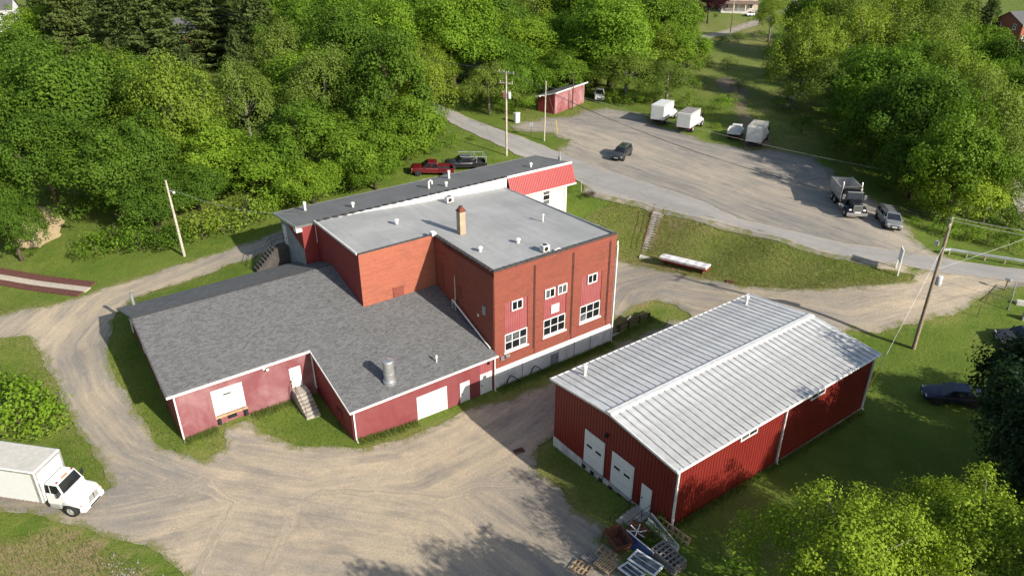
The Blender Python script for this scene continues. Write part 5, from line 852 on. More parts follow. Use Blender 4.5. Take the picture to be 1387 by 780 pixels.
def utility_truck():
    a = R(66); x, y = 34.6+math.cos(a)*5, 112.0+math.sin(a)*5
    t = thing('utility_truck', 'small white dump bed truck between the box trucks in the gravel lot', 'truck', (x, y, gz(x, y)), R(66-90))
    MB().box(-.4, -4.9, .5, .4, -.2, .72).build('chassis_frame', 'black_metal', t)
    dump_body(t, -5.0, -2.6, .95, .95, 1.6, 'box_white', 'aluminium', 4)
    MB().box(-.95, -2.4, .5, .95, -1.1, 1.15).build('cab', 'box_white', t, bevel=.05); c = cabin(t, -2.4, -1.0, 1.12, .9, -2.3, -1.5, 1.85, .74, 'box_white', ()); c.name = 'cab_top'
    MB().hexa([(-.9, -1.12, .5), (.9, -1.12, .5), (.85, 0, .5), (-.85, 0, .5)], [(-.88, -1.12, 1.14), (.88, -1.12, 1.14), (.8, -.03, 1.0), (-.8, -.03, 1.0)]).build('hood', 'box_white', t, bevel=.08)
    MB().box(-.9, -5.12, .5, .9, -4.98, .68).build('rear_bumper', 'rust', t); lights(t, -5.05, .72, .9, .2, .12, False)
    for s in (-1, 1): wheel(t, s*.85, -.9, .4, .24); wheel(t, s*.82, -4.0, .4, .24, True)
utility_truck()
# ================================================================ poles and wires
def pole(label, x, y, h, lean=(0, 0), r=.17, mat='pole_wood', z=None):
    z = TH(x, y) if z is None else z
    t = thing('utility_pole', label, 'utility pole', (x, y, z))
    MB().tube([(0, 0, -.6), (lean[0]*.5, lean[1]*.5, h*.5), (lean[0], lean[1], h)], [r, r*.85, r*.65], 10).build('pole_shaft', mat, t, True); return t
def crossarm(t, h, L, ang, n=3, off=(0, 0), mat='pole_pale'):
    c, s = math.cos(ang), math.sin(ang); m = MB().beam((off[0]-c*L/2, off[1]-s*L/2, h), (off[0]+c*L/2, off[1]+s*L/2, h), .11, .13).build('crossarm', mat, t)
    out = []
    for k in range(n):
        f = -.46+.92*k/(n-1) if n > 1 else 0; p = (off[0]+c*L*f, off[1]+s*L*f, h+.065)
        MB().lathe([(.03, 0), (.03, .08), (.07, .1), (.08, .16), (.04, .24)], p, 8).build('insulator', 'insulator', m, True); out.append(Vector(p)+Vector((0, 0, .22))+Vector(t.location))
    return out
def can(t, x, y, z, r=.24, h=.75, mat='transformer'):
    c = MB().lathe([(r*.9, 0), (r, .05), (r, h), (r*.85, h+.06), (.05, h+.09)], (x, y, z), 14).build('transformer', mat, t, True)
    for k in (-.1, .1): MB().lathe([(.03, 0), (.05, .06), (.03, .12), (.045, .18), (.02, .24)], (x+k, y, z+h+.05), 8).build('bushing', 'insulator', c, True)
P1 = pole('wooden utility pole on the lawn behind the metal warehouse', 36.78, 56.75, 12.7, (0, 0), .19, 'pole_wood')
can(P1, .42, -.05, 6.6, .27, .8); a1 = crossarm(P1, 12.3, 1.9, R(55), 3); 
m = MB().beam((.1, 0, 7.0), (.42, 0, 7.0), .08).build('bracket', 'galvanized', P1)
MB().beam((0, 0, 11.0), (-.3, .5, 10.4), .06).box(-.45, .4, 10.1, -.2, .65, 10.5).build('cutout_fuse', 'insulator', P1)
P2 = pole('pale utility pole beside the dirt lane at left', -34.73, 70.18, 8.4, (-.2, 0), .15, 'pole_pale')
MB().tube([(-.15, 0, 7.2), (.2, -.2, 7.35), (.5, -.35, 7.3)], .03).lathe([(.05, 0), (.14, .06), (.12, .2), (.03, .24)], (.55, -.38, 7.12), 10).build('yard_lamp', 'vent_white', P2)
P3 = pole('tall utility pole with transformers behind the rear addition', -.8, 102.43, 11.9, (0, 0), .17, 'pole_pale')
a3 = crossarm(P3, 11.7, 2.6, R(-35), 4); a3b = crossarm(P3, 10.3, 1.9, R(-20), 3); can(P3, .42, -.1, 8.2, .24, .8); can(P3, -.42, .1, 8.2, .24, .75, 'rust')
P4 = pole('thin utility pole at the lot entrance left of the shed', 4.98, 110.7, 9.1, (.1, 0), .13, 'pole_pale')
MB().tube([(.05, 0, 6.8), (-.4, -.2, 7.0), (-.75, -.3, 6.95)], .03).lathe([(.05, 0), (.14, .06), (.12, .2), (.03, .24)], (-.8, -.32, 6.78), 10).build('yard_lamp', 'vent_white', P4)
P5 = pole('dark pole standing in front of the shed', 10.7, 129.3, 6.2, (0, 0), .14, 'old_wood')
P6 = pole('leaning stub pole with a meter among the shrubs at right', 53.6, 87.5, 4.6, (.75, .3), .16, 'old_wood', 2.3); MB().box(-.1, -.3, 1.3, .25, -.12, 1.9).build('meter_box', 'transformer', P6, bevel=.03)
P7 = pole('utility pole at the edge of the far driveway', 61, 213.6, 10.5, (0, 0), .16, 'pole_pale'); crossarm(P7, 10.2, 2, R(30))
P8 = pole('utility pole behind the far driveway', 96, 263, 10.5, (0, 0), .16, 'pole_pale'); crossarm(P8, 10.2, 2, R(30))
P9 = pole('far pole above the right wood beside the brick house', 118, 190, 10, (.6, 0), .16, 'pole_wood')
P10 = pole('far pole at the top of the picture in the right wood', 109, 232, 11, (0, 0), .16, 'pole_wood')
P11 = pole('small pole at the left edge in front of the woods', -52.6, 73.6, 3.6, (-.3, 0), .1, 'pole_pale'); MB().box(-.55, -.1, 3.3, .1, 0, 3.7).build('lamp_head', 'galvanized', P11)
def wire(label, p, q, sag, mat='wire', r=.014, n=14, group=None):
    p = Vector(p); q = Vector(q); pts = []
    for k in range(n+1): f_ = k/n; c = p.lerp(q, f_); c.z -= sag*4*f_*(1-f_); pts.append(c-p)
    o = MB().tube(pts, r, 5).build('overhead_wire', mat, None, True, loc=p); props(o, label, 'wire', group); return o
for k in range(3): wire(('nearest','middle','farthest')[k]+' of three overhead power lines across the gravel lot', a3[k+1], a1[k], 1.6+.25*k, 'wire', .016, group='power lines from the tall pole to the lawn pole')
for k in range(3): wire(('left','middle','right')[k]+' one of three power lines running left over the woods', a3[k], (-62+1.2*k, 150, 21+.3*k), 1.5, 'wire', .016, group='power lines over the left woods')
for k in range(2): wire(('lower','upper')[k]+' power line leaving the lawn pole to the right', a1[k+1], (75, 42+2.5*k, 13), .9, 'wire_pale', .015, group='power lines leaving the lawn pole')
wire('pale cable above the guardrail at right', (36.9, 56.9, 9.2), (82, 80, 13), .7, 'wire_pale', .014)
wire('service cable from the lawn pole transformer toward the fence', (37.2, 56.7, 8.3), (52, 58, 4.4), .4, 'wire', .012)
wire('pale cable from the thin pole across the lot to the leaning stub pole', (5, 110.7, 13.6), (54.3, 87.8, 6.6), .9, 'wire_pale', .014)
wire('service wire from the pale lane pole to the building', (-34.9, 70.2, 11.9), (*W(-66, 22), 10.6), .8, 'wire_pale', .012)
wire('service cable from the thin pole to the rear addition mast', (5, 110.7, 12.3), (*W(-64.8, 54), 11.5), .7, 'wire', .012)
MB1 = MB().tube([(0, 0, 0), (3.2, 1.4, 9.8)], .012, 5)
gw = thing('guy_wire', 'guy wire with a yellow guard beside the warehouse corner', 'guy wire', (*W(-23.2, 53.0), TH(*W(-23.2, 53.0))))
e = Vector((36.78, 56.75, 11.5))-Vector(gw.location); MB().tube([(0, 0, 0), e], .014, 5).build('cable', 'wire_pale', gw); MB().tube([(0, 0, 0), e*.22], .045, 8).build('yellow_guard', 'yellow_plastic', gw)
# ================================================================ stairs
def railing(parent, pts, h=.9, r=.022, mat='rust', mid=True, posts=None):
    m = MB(); up = Vector((0, 0, h)); pts = [Vector(p) for p in pts]
    m.tube([p+up for p in pts], r, 6)
    if mid: m.tube([p+up*.5 for p in pts], r*.8, 6)
    for p in (posts or pts): m.tube([Vector(p), Vector(p)+up], r, 6)
    return m.build('railing', mat, parent, True)
def stairs(name, label, base, head, n, run, rise, width, mat='concrete', solid=True, cat='stairs', rails='lr', landing=0, railmat='rust', cheek=False):
    # foot of the flight at base, climbing along local +y
    t = thing(name, label, cat, base, R(head-90)); w = width/2
    for k in range(n):
        y0 = run*k; z1 = rise*(k+1); MB().box(-w, y0, (z1-rise-.25) if not solid else -.5, w, y0+run*(1 if k < n-1 else 1)+(.0), z1-.003*k % .002).build('step', mat, t)
    if landing: MB().box(-w, run*n, -.5, w, run*n+landing, rise*n+.002).build('landing', mat, t)
    top = (run*n, rise*n)
    for s in ([-1] if 'l' in rails else [])+([1] if 'r' in rails else []):
        p = [(s*(w-.05), .1, rise), (s*(w-.05), top[0]-.1, top[1])]
        if landing: p.append((s*(w-.05), top[0]+landing-.05, top[1]))
        railing(t, p, mat=railmat)
    return t
# bank stairs: foot W(-53.9,58.7) z .75 to W(-57,63.6) z 4
f0 = W(-53.9, 58.7); t0 = W(-57.0, 63.5); hd_ = math.degrees(math.atan2(t0[1]-f0[1], t0[0]-f0[0])); LN = math.dist(f0, t0)
bs = stairs('bank_stairs', 'long concrete stairs with rusty railings climbing the grassy bank to the road', (*f0, .78), hd_, 17, LN/17.6, (4.0-.78)/17, 1.35, 'concrete', True, railmat='rust')
MB().box(-.7, -.9, -.3, .7, 0, .06).build('foot_pad', 'concrete_pale', bs); MB().box(-.7, LN*17/17.6, 2.6, .7, LN+1.0, 3.26).build('top_pad', 'concrete_pale', bs)
stairs('dock_stairs', 'concrete steps with a railing at the shingled building side door', (*W(-48.15, 15.02), .25), math.degrees(math.atan2(-EX[1], -EX[0])), 7, .3, .19, 1.15, 'concrete', True, landing=.78, rails='l', railmat='rust')
stairs('warehouse_stairs', 'concrete steps in front of the warehouse side door', (*W(-24.95, 26.55), -.15), math.degrees(math.atan2(EY[1], EY[0])), 6, .33, .08, 1.25, 'concrete', True, landing=.78, rails='lr', railmat='black_metal')
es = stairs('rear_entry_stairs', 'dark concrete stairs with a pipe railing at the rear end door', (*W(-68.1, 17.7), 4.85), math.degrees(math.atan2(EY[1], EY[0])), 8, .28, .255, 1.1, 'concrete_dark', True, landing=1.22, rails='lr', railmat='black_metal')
# ================================================================ vegetation
def leafmat(name, a, b, trans=.38, rough=.5):
    t = NT(name, rough, spec=.08); oi = t.n('ObjectInfo').outputs['Random']; ti = t.attr('tint')[2]
    f = t.math('ADD', t.math('MULTIPLY', ti, .75), t.math('MULTIPLY', oi, .3)); c = t.mix(f, a, b); r2 = t.math('FRACT', t.math('MULTIPLY', oi, 17.3)); c = t.mix(t.math('MULTIPLY', r2, .45 if name != 'mapleY' else .1), c, t.mix(1., c, (.62, .78, .95), 'MULTIPLY'))
    c = t.mix(t.ramp(t.noise(t.wpos(), .5, 3), [(.4, 0.), (.7, .35)]), c, tuple(k*.62 for k in a)); t.col(c)
    tr = t.n('BsdfTranslucent'); t.ln(t.mix(1., c, (1., 1.05, .45), 'MULTIPLY'), tr.inputs[0]); mx = t.n('MixShader'); mx.inputs[0].default_value = trans
    t.t.links.new(t.b.outputs[0], mx.inputs[1]); t.t.links.new(tr.outputs[0], mx.inputs[2]); t.t.links.new(mx.outputs[0], t.t.nodes['Material Output'].inputs[0])
leafmat('mapleD', (.064, .122, .014), (.128, .215, .024))
leafmat('mapleM', (.095, .175, .015), (.18, .28, .028))
leafmat('mapleB', (.125, .225, .016), (.225, .34, .032))
leafmat('mapleY', (.18, .27, .022), (.30, .40, .04))
leafmat('locustY', (.165, .235, .024), (.27, .345, .045))
leafmat('olive', (.12, .18, .025), (.22, .285, .052))
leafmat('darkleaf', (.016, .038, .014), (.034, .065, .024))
leafmat('spruce', (.06, .095, .022), (.135, .17, .048), .15)
leafmat('plum', (.03, .008, .012), (.06, .016, .018), .2)
leafmat('blade', (.12, .19, .03), (.42, .35, .15), .5)
def leafquads(P, N, size, rs, asp=.62):
    n = len(P); N = N/np.linalg.norm(N, axis=1, keepdims=True); a = rs.normal(size=(n, 3)); a -= N*(a*N).sum(1, keepdims=True); a /= np.linalg.norm(a, axis=1, keepdims=True); b = np.cross(N, a)
    L = (size*rs.uniform(.7, 1.35, n))[:, None]; w = L*asp
    V = np.stack([P-a*L*.5, P+b*w*.5+N*L*.1, P+a*L*.5-N*L*.08, P-b*w*.5+N*L*.1], 1).reshape(-1, 3)
    return V, np.arange(4*n).reshape(n, 4)
def crown(seed, w, h, ncl, nlf, size, rc=(.75, 1.5), droop=0., lobes=5, name='crown'):
    rs = np.random.RandomState(seed); R0 = w/2; Ps = []; Ns = []; Ts = []; C = []
    ph = rs.uniform(0, 6.28, 8)
    for k in range(ncl):
        d = rs.normal(size=3); d /= np.linalg.norm(d); d[2] = abs(d[2])*1.1-.28 if rs.rand() < .85 else d[2]
        az = math.atan2(d[1], d[0]); env = 1+.2*math.sin(lobes*az/2+ph[0])+.18*math.sin(3*az+ph[1]+3*d[2])+.16*math.sin(7*d[2]+ph[2]+2*az)+rs.normal()*.09
        r = env*rs.uniform(.5, 1.)**.6; c = np.array([d[0]*R0*r*.84, d[1]*R0*r*.84, d[2]*h*.5*r*.92]); q = rc[0]+(rc[1]-rc[0])*rs.rand()**1.6; q *= min(1, w/8); vz = rs.uniform(.6, 1.25)
        C.append(c); m = int(nlf*rs.uniform(.7, 1.3)*(q/1.1)**1.5); dd = rs.normal(size=(m, 3)); dd /= np.linalg.norm(dd, axis=1, keepdims=True)
        out = c/np.array([R0, R0, h*.5]); out = out/(np.linalg.norm(out)+1e-6)+np.array([0, 0, .45]); out /= np.linalg.norm(out)
        keep = dd@out > rs.uniform(-.75, .25, m); dd = dd[keep]; m = len(dd)
        p = c+dd*q*np.array([1, 1, vz])*(rs.uniform(.5, 1.1, (m, 1)))+rs.normal(size=(m, 3))*.13; p[:, 2] -= droop*rs.rand(m)
        Ps.append(p); Ns.append(dd*.8+out*.55+rs.normal(size=(m, 3))*.42); Ts.append(np.clip(rs.uniform(-.1, .9)+rs.normal(size=m)*.16+.12*dd[:, 2], 0, 1))
    P = np.concatenate(Ps); V, Fq = leafquads(P, np.concatenate(Ns), size, rs); T = np.repeat(np.concatenate(Ts), 4)
    V[:, 2] += h*.5
    return npmesh(name, V, Fq, 'mapleM', {'tint': T}), [c+np.array([0, 0, h*.5]) for c in C]
def trunkmesh(seed, H, base, C, r=.28, mat='bark', limbs=9):
    rs = random.Random(seed); m = MB(); top = H*.72
    m.tube([(0, 0, -.4), (.05, .03, H*.2), (-.06, .08, H*.45), (.04, 0, top)], [r*1.25, r, r*.72, r*.25], 8)
    for c in rs.sample(C, min(limbs, len(C))):
        c = Vector(c)+Vector((0, 0, base)); z0 = max(H*.16, min(c.z*.55, top*.8)); p0 = Vector((0, 0, z0)); mid = p0.lerp(c, .5)+Vector((0, 0, .35))
        m.tube([p0, mid, c], [r*.4, r*.25, r*.06], 6)
    me = m.mesh(mat, True); me.name = 'trunk'; return me
TW, THH = 10., 12.
PROTO = []
for sd, kw in ((11, dict(rc=(.5, 1.6))), (23, dict(lobes=7, rc=(.45, 1.5))), (37, dict(lobes=3, rc=(.4, 1.4))), (52, dict(lobes=4, rc=(.6, 1.8)))):
    ch, base = 10.2, 1.8; me, C = crown(sd, TW, ch, 150, 290, .25, **kw); PROTO.append((me, trunkmesh(sd, THH, base, C), base))
ch, base = 10.6, 1.4
me, C = crown(71, TW, ch, 190, 200, .2, rc=(.5, 1.15), droop=.35, lobes=6); AIRY = (me, trunkmesh(71, THH, base, C, .24, 'bark_gray', 12), base)
BUSH = []
for sd in (5, 8, 13):
    me, C = crown(sd, 3., 2.6, 34, 150, .16, rc=(.8, 1.5), name='foliage'); BUSH.append((me, trunkmesh(sd, 1.5, .1, C, .05, 'bark', 7)))
def setmat(o, mat):
    o.material_slots[0].link = 'OBJECT'; o.material_slots[0].material = M[mat]; return o
NM = {'mapleD': 'broadleaf_tree', 'mapleM': 'broadleaf_tree', 'mapleB': 'broadleaf_tree', 'mapleY': 'broadleaf_tree', 'locustY': 'locust_tree', 'olive': 'airy_tree', 'darkleaf': 'broadleaf_tree'}
tcount = [0]
def tree(label, x, y, w, h, kind, group=None, proto=None, low=1.):
    k = tcount[0]; tcount[0] += 1
    pr = proto or (AIRY if kind in ('locustY', 'olive') else PROTO[k % 4])
    t = thing(NM[kind], label, 'tree', (x, y, TH(x, y)), rnd.uniform(0, 6.28), group)
    s = (w/TW*rnd.uniform(.96, 1.06), w/TW*rnd.uniform(.96, 1.06), h/THH)
    inst('trunk', pr[1], t, sc=s); setmat(inst('crown', pr[0], t, (0, 0, pr[2]*s[2]*low), sc=(s[0]*1.06, s[1]*1.06, s[2]*(1.16 if low < .5 else 1.06 if low < 1 else 1))), kind); return t
SH_ = {'mapleD': 'dark green', 'mapleM': 'mid green', 'mapleB': 'bright green', 'mapleY': 'yellow-green', 'locustY': 'pale yellow-green', 'olive': 'olive green airy'}
for tr, lab in zip(TREES, TLAB):
    x, y, w, h, kind, where = tr
    zone = 'right wood' if x > 47 else 'left wood' if x < -38 else 'middle wood'
    tree(lab, x, y, w, h, kind, 'trees of the '+zone, low=.75 if x < -42 and y < 86 else .1 if where in ('front', 'right', 'edge') else .6)
# spruces
def sprucemesh(seed, w=10., h=17.5):
    rs = np.random.RandomState(seed); Ps = []; Ns = []; Ts = []; m = MB(); m.tube([(0, 0, -.4), (0, 0, h*.5), (0, 0, h*.97)], [.3, .18, .03], 8)
    z = 1.2
    while z < h*.985:
        f_ = 1-z/h; nb = int(6+7*f_); Lb = (w/2)*(f_**.8)*rs.uniform(.85, 1.1)+.25
        for k in range(nb):
            az = 6.283*k/nb+rs.uniform(-.3, .3); L = Lb*rs.uniform(.75, 1.12); n = max(8, int(26*L)); s = rs.rand(n)**.7
            dr = -.28*L*s+.16*L*s**2*2; x = s*L; d = np.array([math.cos(az), math.sin(az), 0]); sd = np.array([-d[1], d[0], 0])
            lat = rs.normal(size=n)*.16*L*(1.05-s)*1.6; p = d*x[:, None]+sd*lat[:, None]; p[:, 2] = z+dr-rs.rand(n)*.55*(1-s*.3)
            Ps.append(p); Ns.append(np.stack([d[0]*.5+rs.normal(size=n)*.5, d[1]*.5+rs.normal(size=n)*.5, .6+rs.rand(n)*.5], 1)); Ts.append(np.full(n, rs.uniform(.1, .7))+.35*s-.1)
            m.tube([(0, 0, z), tuple(d*L*.6+np.array([0, 0, z-.17*L]))], [.05, .015], 4)
        z += .42+.3*f_
    V, Fq = leafquads(np.concatenate(Ps), np.concatenate(Ns), .42, rs, .34)
    tm = m.mesh('bark', True); tm.name = 'trunk'
    return npmesh('crown', V, Fq, 'spruce', {'tint': np.clip(np.repeat(np.concatenate(Ts), 4), 0, 1)}), tm
SPR = [sprucemesh(3), sprucemesh(9)]
for k, (x, y, w, h) in enumerate(SPRUCE):
    t = thing('spruce_tree', SLAB[k], 'tree', (x, y, TH(x, y)), rnd.uniform(0, 6), 'spruces at upper left' if k < 10 else 'spruces at top right')
    s = (w/10, w/10, h/17.5); inst('trunk', SPR[k % 2][1], t, sc=s); inst('crown', SPR[k % 2][0], t, sc=s)
# near trees at the lower right, and the trees outside the frame whose shade falls on the lawn
me, C = crown(101, 10, 9.4, 330, 270, .175, rc=(.4, 1.0), droop=.05, lobes=9); NEAR = (me, trunkmesh(101, 11.5, 2.0, C, .26, 'bark_gray', 14), 2.0)
me, C = crown(131, 10, 12.5, 220, 190, .3, rc=(.7, 1.4), lobes=5); NEARD = (me, trunkmesh(131, 15, 1.6, C, .32, 'bark', 12), 1.6)
def near(label, x, y, w, h, kind, pr, hh, name='broadleaf_tree', group=None):
    t = thing(name, label, 'tree', (x, y, TH(x, y)), rnd.uniform(0, 6), group); s = (w/10, w/10, h/hh)
    inst('trunk', pr[1], t, sc=s); setmat(inst('crown', pr[0], t, (0, 0, pr[2]*s[2]), sc=s), kind)
near('yellow-green leafy tree at the bottom right, left of its twin', 17.6, 27.4, 9.6, 10.3, 'mapleY', NEAR, 11.5, 'locust_tree')
near('yellow-green leafy tree in the bottom right corner', 25.2, 28.4, 9.2, 10.2, 'mapleY', NEAR, 11.5, 'locust_tree')
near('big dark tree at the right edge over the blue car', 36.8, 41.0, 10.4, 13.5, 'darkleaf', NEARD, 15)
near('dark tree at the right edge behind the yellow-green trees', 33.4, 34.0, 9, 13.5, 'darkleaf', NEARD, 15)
for k, (x, y, w, h) in enumerate(((8.5, 17.5, 9, 12.5), (14, 16.5, 10, 14), (12.5, 21.2, 9, 11.2), (31, 22.5, 9, 13.5), (40, 28, 10, 14.5), (46, 33, 9, 12.5), (38, 16, 10, 15), (22, 15, 9, 12), (50, 22, 11, 15), (44.5, 43, 7, 9), (36, 30.5, 10, 15), (41.5, 35.5, 9, 13))):
    near(['shade tree below the frame under the scrap pile', 'taller shade tree below the frame right of the scrap pile', 'shade tree just below the yellow-green tree at the lower edge', 'shade tree right of the lower right corner, near one', 'shade tree outside the right edge beside the dark trees', 'shade tree outside the right edge behind the dark trees', 'tallest shade tree far below the lower right corner', 'shade tree below the yellow-green twin trees', 'farthest shade tree outside the lower right corner', 'low shade tree outside the right edge near the blue car', 'tall shade tree outside the right edge beside the yellow-green tree', 'shade tree outside the right edge between the dark trees'][k], x, y, w, h, 'mapleM', NEARD, 15, group='shade trees outside the frame')
# shrubs
for k, (x, y, s, kind, lab) in enumerate(SHRUBS):
    pr = BUSH[k % 3]; t = thing('shrub', lab, 'shrub', (x, y, TH(x, y)), rnd.uniform(0, 6), 'shrubs and low bushes'); q = s/3
    inst('stem', pr[1], t, sc=(q, q, q)); setmat(inst('foliage', pr[0], t, (0, 0, -.25*q), sc=(q*rnd.uniform(1.1, 1.5), q*rnd.uniform(1.1, 1.5), q*rnd.uniform(.85, 1.1))), kind)
t = thing('broadleaf_tree', 'round purple-leaved tree in the far field left of the tan house', 'tree', (60.5, 238, TH(60.5, 238)), 1); s = (1.15, 1.15, .95)
inst('trunk', PROTO[0][1], t, sc=s); setmat(inst('crown', PROTO[0][0], t, (0, 0, 1.8), sc=s), 'plum')
# grass blades: rough bank, weedy corner, gravel edges
def blades(name, label, pts, h, seed, dr):
    rs = np.random.RandomState(seed); n = len(pts); z = TH(pts[:, 0], pts[:, 1]); az = rs.uniform(0, 6.283, n); hh = h*rs.uniform(.5, 1.3, n); w = .014+.022*rs.rand(n)
    d = np.stack([np.cos(az), np.sin(az)], 1); b = np.column_stack([pts, z]); le = rs.normal(size=(n, 2))*.35
    V = np.stack([b+np.column_stack([d*w[:, None], np.zeros(n)-.02]), b-np.column_stack([d*w[:, None], np.zeros(n)+.02]), b+np.column_stack([le*hh[:, None], hh])], 1).reshape(-1, 3)
    T = np.repeat(np.clip(dr+rs.normal(size=n)*.22+.18*wob(pts[:, 0]*.6, pts[:, 1]*.6, seed), 0, 1), 3)
    props(inst(name, npmesh(name, V, np.arange(3*n).reshape(n, 3), 'blade', {'tint': T})), label, 'grass', kind='stuff')
def scatter(pl, n, seed):
    rs = np.random.RandomState(seed); a = np.array(pl); lo, hi = a.min(0), a.max(0); p = rs.uniform(lo, hi, (n*3, 2)); p = p[inside(p[:, 0], p[:, 1], pl)]
    for k in ('gravel_yard', 'gravel_lot', 'asphalt_road', 'gravel_shoulder', 'straw_patch'): p = p[~inside(p[:, 0], p[:, 1], REG[k])]
    return p[:n]
blades('bank_grass', 'tall half dry grass on the bank between road and drive', scatter(BANK, 34000, 1), .15, 1, .45)
blades('weedy_grass', 'weedy dry grass in the corner below the box truck', scatter(WEEDS, 26000, 2), .24, 2, .45)
blades('rough_grass', 'rough green grass around the lane and lots', np.concatenate([scatter([(-60, 60), (-10, 60), (30, 130), (-5, 130), (-60, 90)], 26000, 3), scatter([(-40, 38), (-24, 40), (-30, 62), (-55, 62)], 10000, 4), scatter([(14, 108), (60, 70), (75, 90), (60, 140), (10, 145)], 26000, 5), scatter([(-20, 40), (8, 30), (14, 40), (-5, 62), (-32, 55)], 9000, 6)]), .2, 3, .2)

# weeds along the foot of the walls
def along(a, b, n, sd, wd=.35):
    rs = np.random.RandomState(sd); t = rs.rand(n)[:, None]; a = np.array(W(*a)); b = np.array(W(*b)); d = (b-a)/np.hypot(*(b-a)); return a+(b-a)*t+np.array([d[1], -d[0]])*(np.abs(rs.normal(size=(n, 1)))*wd+.05)
blades('wall_weeds', 'weeds growing along the foot of the building walls', np.concatenate([along((-51, 5.7), (-51, 8.2), 700, 1), along((-51, 10.9), (-51, 14.2), 900, 2), along((-43.8, 16.7), (-43.8, 22), 1200, 3), along((-43.8, 30), (-43.8, 43.6), 2600, 4, .5), along((-65, 5.5), (-51.1, 5.5), 1500, 5)[:0], along((-22.65, 29.5), (-22.65, 52), 3000, 6, .25), along((-44.3, 44), (-44.3, 50), 900, 7, .6)]), .32, 9, .25)
# loose stones along the weedy edge of the yard
rs = np.random.RandomState(12); m = MB()
for k in range(240):
    f_ = rs.rand(); x = -25.5+8.5*f_+rs.normal()*.7; y = 33.2-5.2*f_+rs.normal()*.5; r = rs.uniform(.03, .08); z = TH(x, y)+.05
    g = [(x+r*math.cos(a)*rs.uniform(.7, 1.2), y+r*math.sin(a)*rs.uniform(.7, 1.2)) for a in (0, 1.26, 2.5, 3.77, 5.03)]
    m.add([(p, q, z-.05) for p, q in g]+[(x+rs.normal()*.02, y+rs.normal()*.02, z+r*.6)], [(0, 1, 5), (1, 2, 5), (2, 3, 5), (3, 4, 5), (4, 0, 5)])
props(m.build('loose_stones', 'concrete_gray', fix=False), 'loose pale stones along the weedy lower edge of the yard', 'stones', kind='stuff')
# ================================================================ shed, houses
def gable_house(name, label, x, y, head, w, d, h, rh, wall, roofm, floors=2, porch=False, chimney=True, base=.5, shutters=False, nwin=3):
    # local: ridge along x, front face at y = -d/2
    t = thing(name, label, 'house', (x, y, TH(x, y)-.1), R(head)); a, b = w/2, d/2
    m = MB().wall((-a, -b), (1, 0), w, 0, h, [], .1, (0, -1)).wall((-a, b), (1, 0), w, 0, h, [], .1, (0, 1))
    for s in (-1, 1): m.poly([(s*a, -b, 0), (s*a, b, 0), (s*a, b, h), (s*a, 0, h+rh), (s*a, -b, h)])
    m.build('wall', wall, t); MB().box(-a-.04, -b-.04, -.6, a+.04, b+.04, base).build('foundation', 'foundation_gray', t)
    o = .4
    rf = MB()
    for s in (-1, 1): rf.hexa([(-a-o, s*(b+o), h-o*rh/b), (a+o, s*(b+o), h-o*rh/b), (a+o, 0, h+rh), (-a-o, 0, h+rh)], [(-a-o, s*(b+o), h-o*rh/b+.16), (a+o, s*(b+o), h-o*rh/b+.16), (a+o, 0, h+rh+.16), (-a-o, 0, h+rh+.16)])
    r = rf.build('roof', roofm, t)
    if chimney: MB().box(a*.4, -.4, h+rh*.4, a*.4+.6, .3, h+rh+1.0).build('chimney', 'house_brick', r)
    MB().box(-a-o, -b-o-.06, h-o*rh/b-.06, a+o, -b-o, h-o*rh/b+.14).build('gutter', 'white_trim', r)
    for fl in range(floors):
        z0 = base+.9+2.7*fl
        for k in range(nwin):
            c = -a+w*(k+.5)/nwin
            if porch and fl == 0 and k == nwin//2: continue
            w_ = window(t, '-y', -b, c-.5, c+.5, z0, z0+1.35, 1, 2, 0, True, proud=.05)
            if shutters:
                for s in (-1, 1): MB().box(c+s*.52, -b-.06, z0, c+s*.9, -b-.01, z0+1.35).build('shutter', 'white_paint', w_)
        for s in (-1, 1):
            for k in (-.5, .5):
                B = MB(); c = k*b; q = window(t, 'x' if s > 0 else '-x', s*a if s > 0 else -a, c-.45, c+.45, z0, z0+1.35, 1, 2, 0, True, proud=.05)
    if porch:
        p = MB().box(-a, -b-2.2, -.3, a, -b, .55).build('porch_floor', 'concrete_pale', t)
        MB().hexa([(-a-.2, -b-2.5, 2.9), (a+.2, -b-2.5, 2.9), (a+.2, -b, 3.7), (-a-.2, -b, 3.7)], [(-a-.2, -b-2.5, 3.05), (a+.2, -b-2.5, 3.05), (a+.2, -b, 3.85), (-a-.2, -b, 3.85)]).build('porch_roof', roofm, t)
        for k in range(4): xx = -a+.25+(w-.5)*k/3; MB().box(xx-.12, -b-2.2, .55, xx+.12, -b-1.96, 2.95).build('porch_post', 'white_paint', t)
        railing(t, [(-a+.2, -b-2.1, .55), (a-.2, -b-2.1, .55)], .85, .03, 'white_paint')
        dr = MB().box(-.5, -b-.08, .56, .5, -b-.02, 2.6).build('door', 'door_white', t); MB().box(.3, -b-.12, 1.5, .38, -b-.08, 1.6).build('handle', 'black_metal', dr)
    return t
gable_house('tan_house', 'tan house with brown roof and white porch beyond the far field', 78, 269, -8, 12, 9, 5.6, 3.0, 'vinyl_tan', 'roof_brown', 2, True)
gable_house('brick_house', 'red brick house with white shutters and gray roof at the upper right edge', 136.5, 204, 18, 13, 9, 6.0, 2.6, 'house_brick', 'roof_gray', 2, False, False, 1.0, True, 4)
gable_house('white_house', 'white house glimpsed at the top left corner', -141, 207, 20, 14, 9, 6.0, 2.8, 'vinyl_white', 'roof_gray', 2)
gable_house('hidden_brick_house', 'orange brick house half hidden behind the spruces at the upper left', -74, 182, 12, 11, 8, 4.4, 2.4, 'house_brick', 'roof_gray', 1, chimney=False)
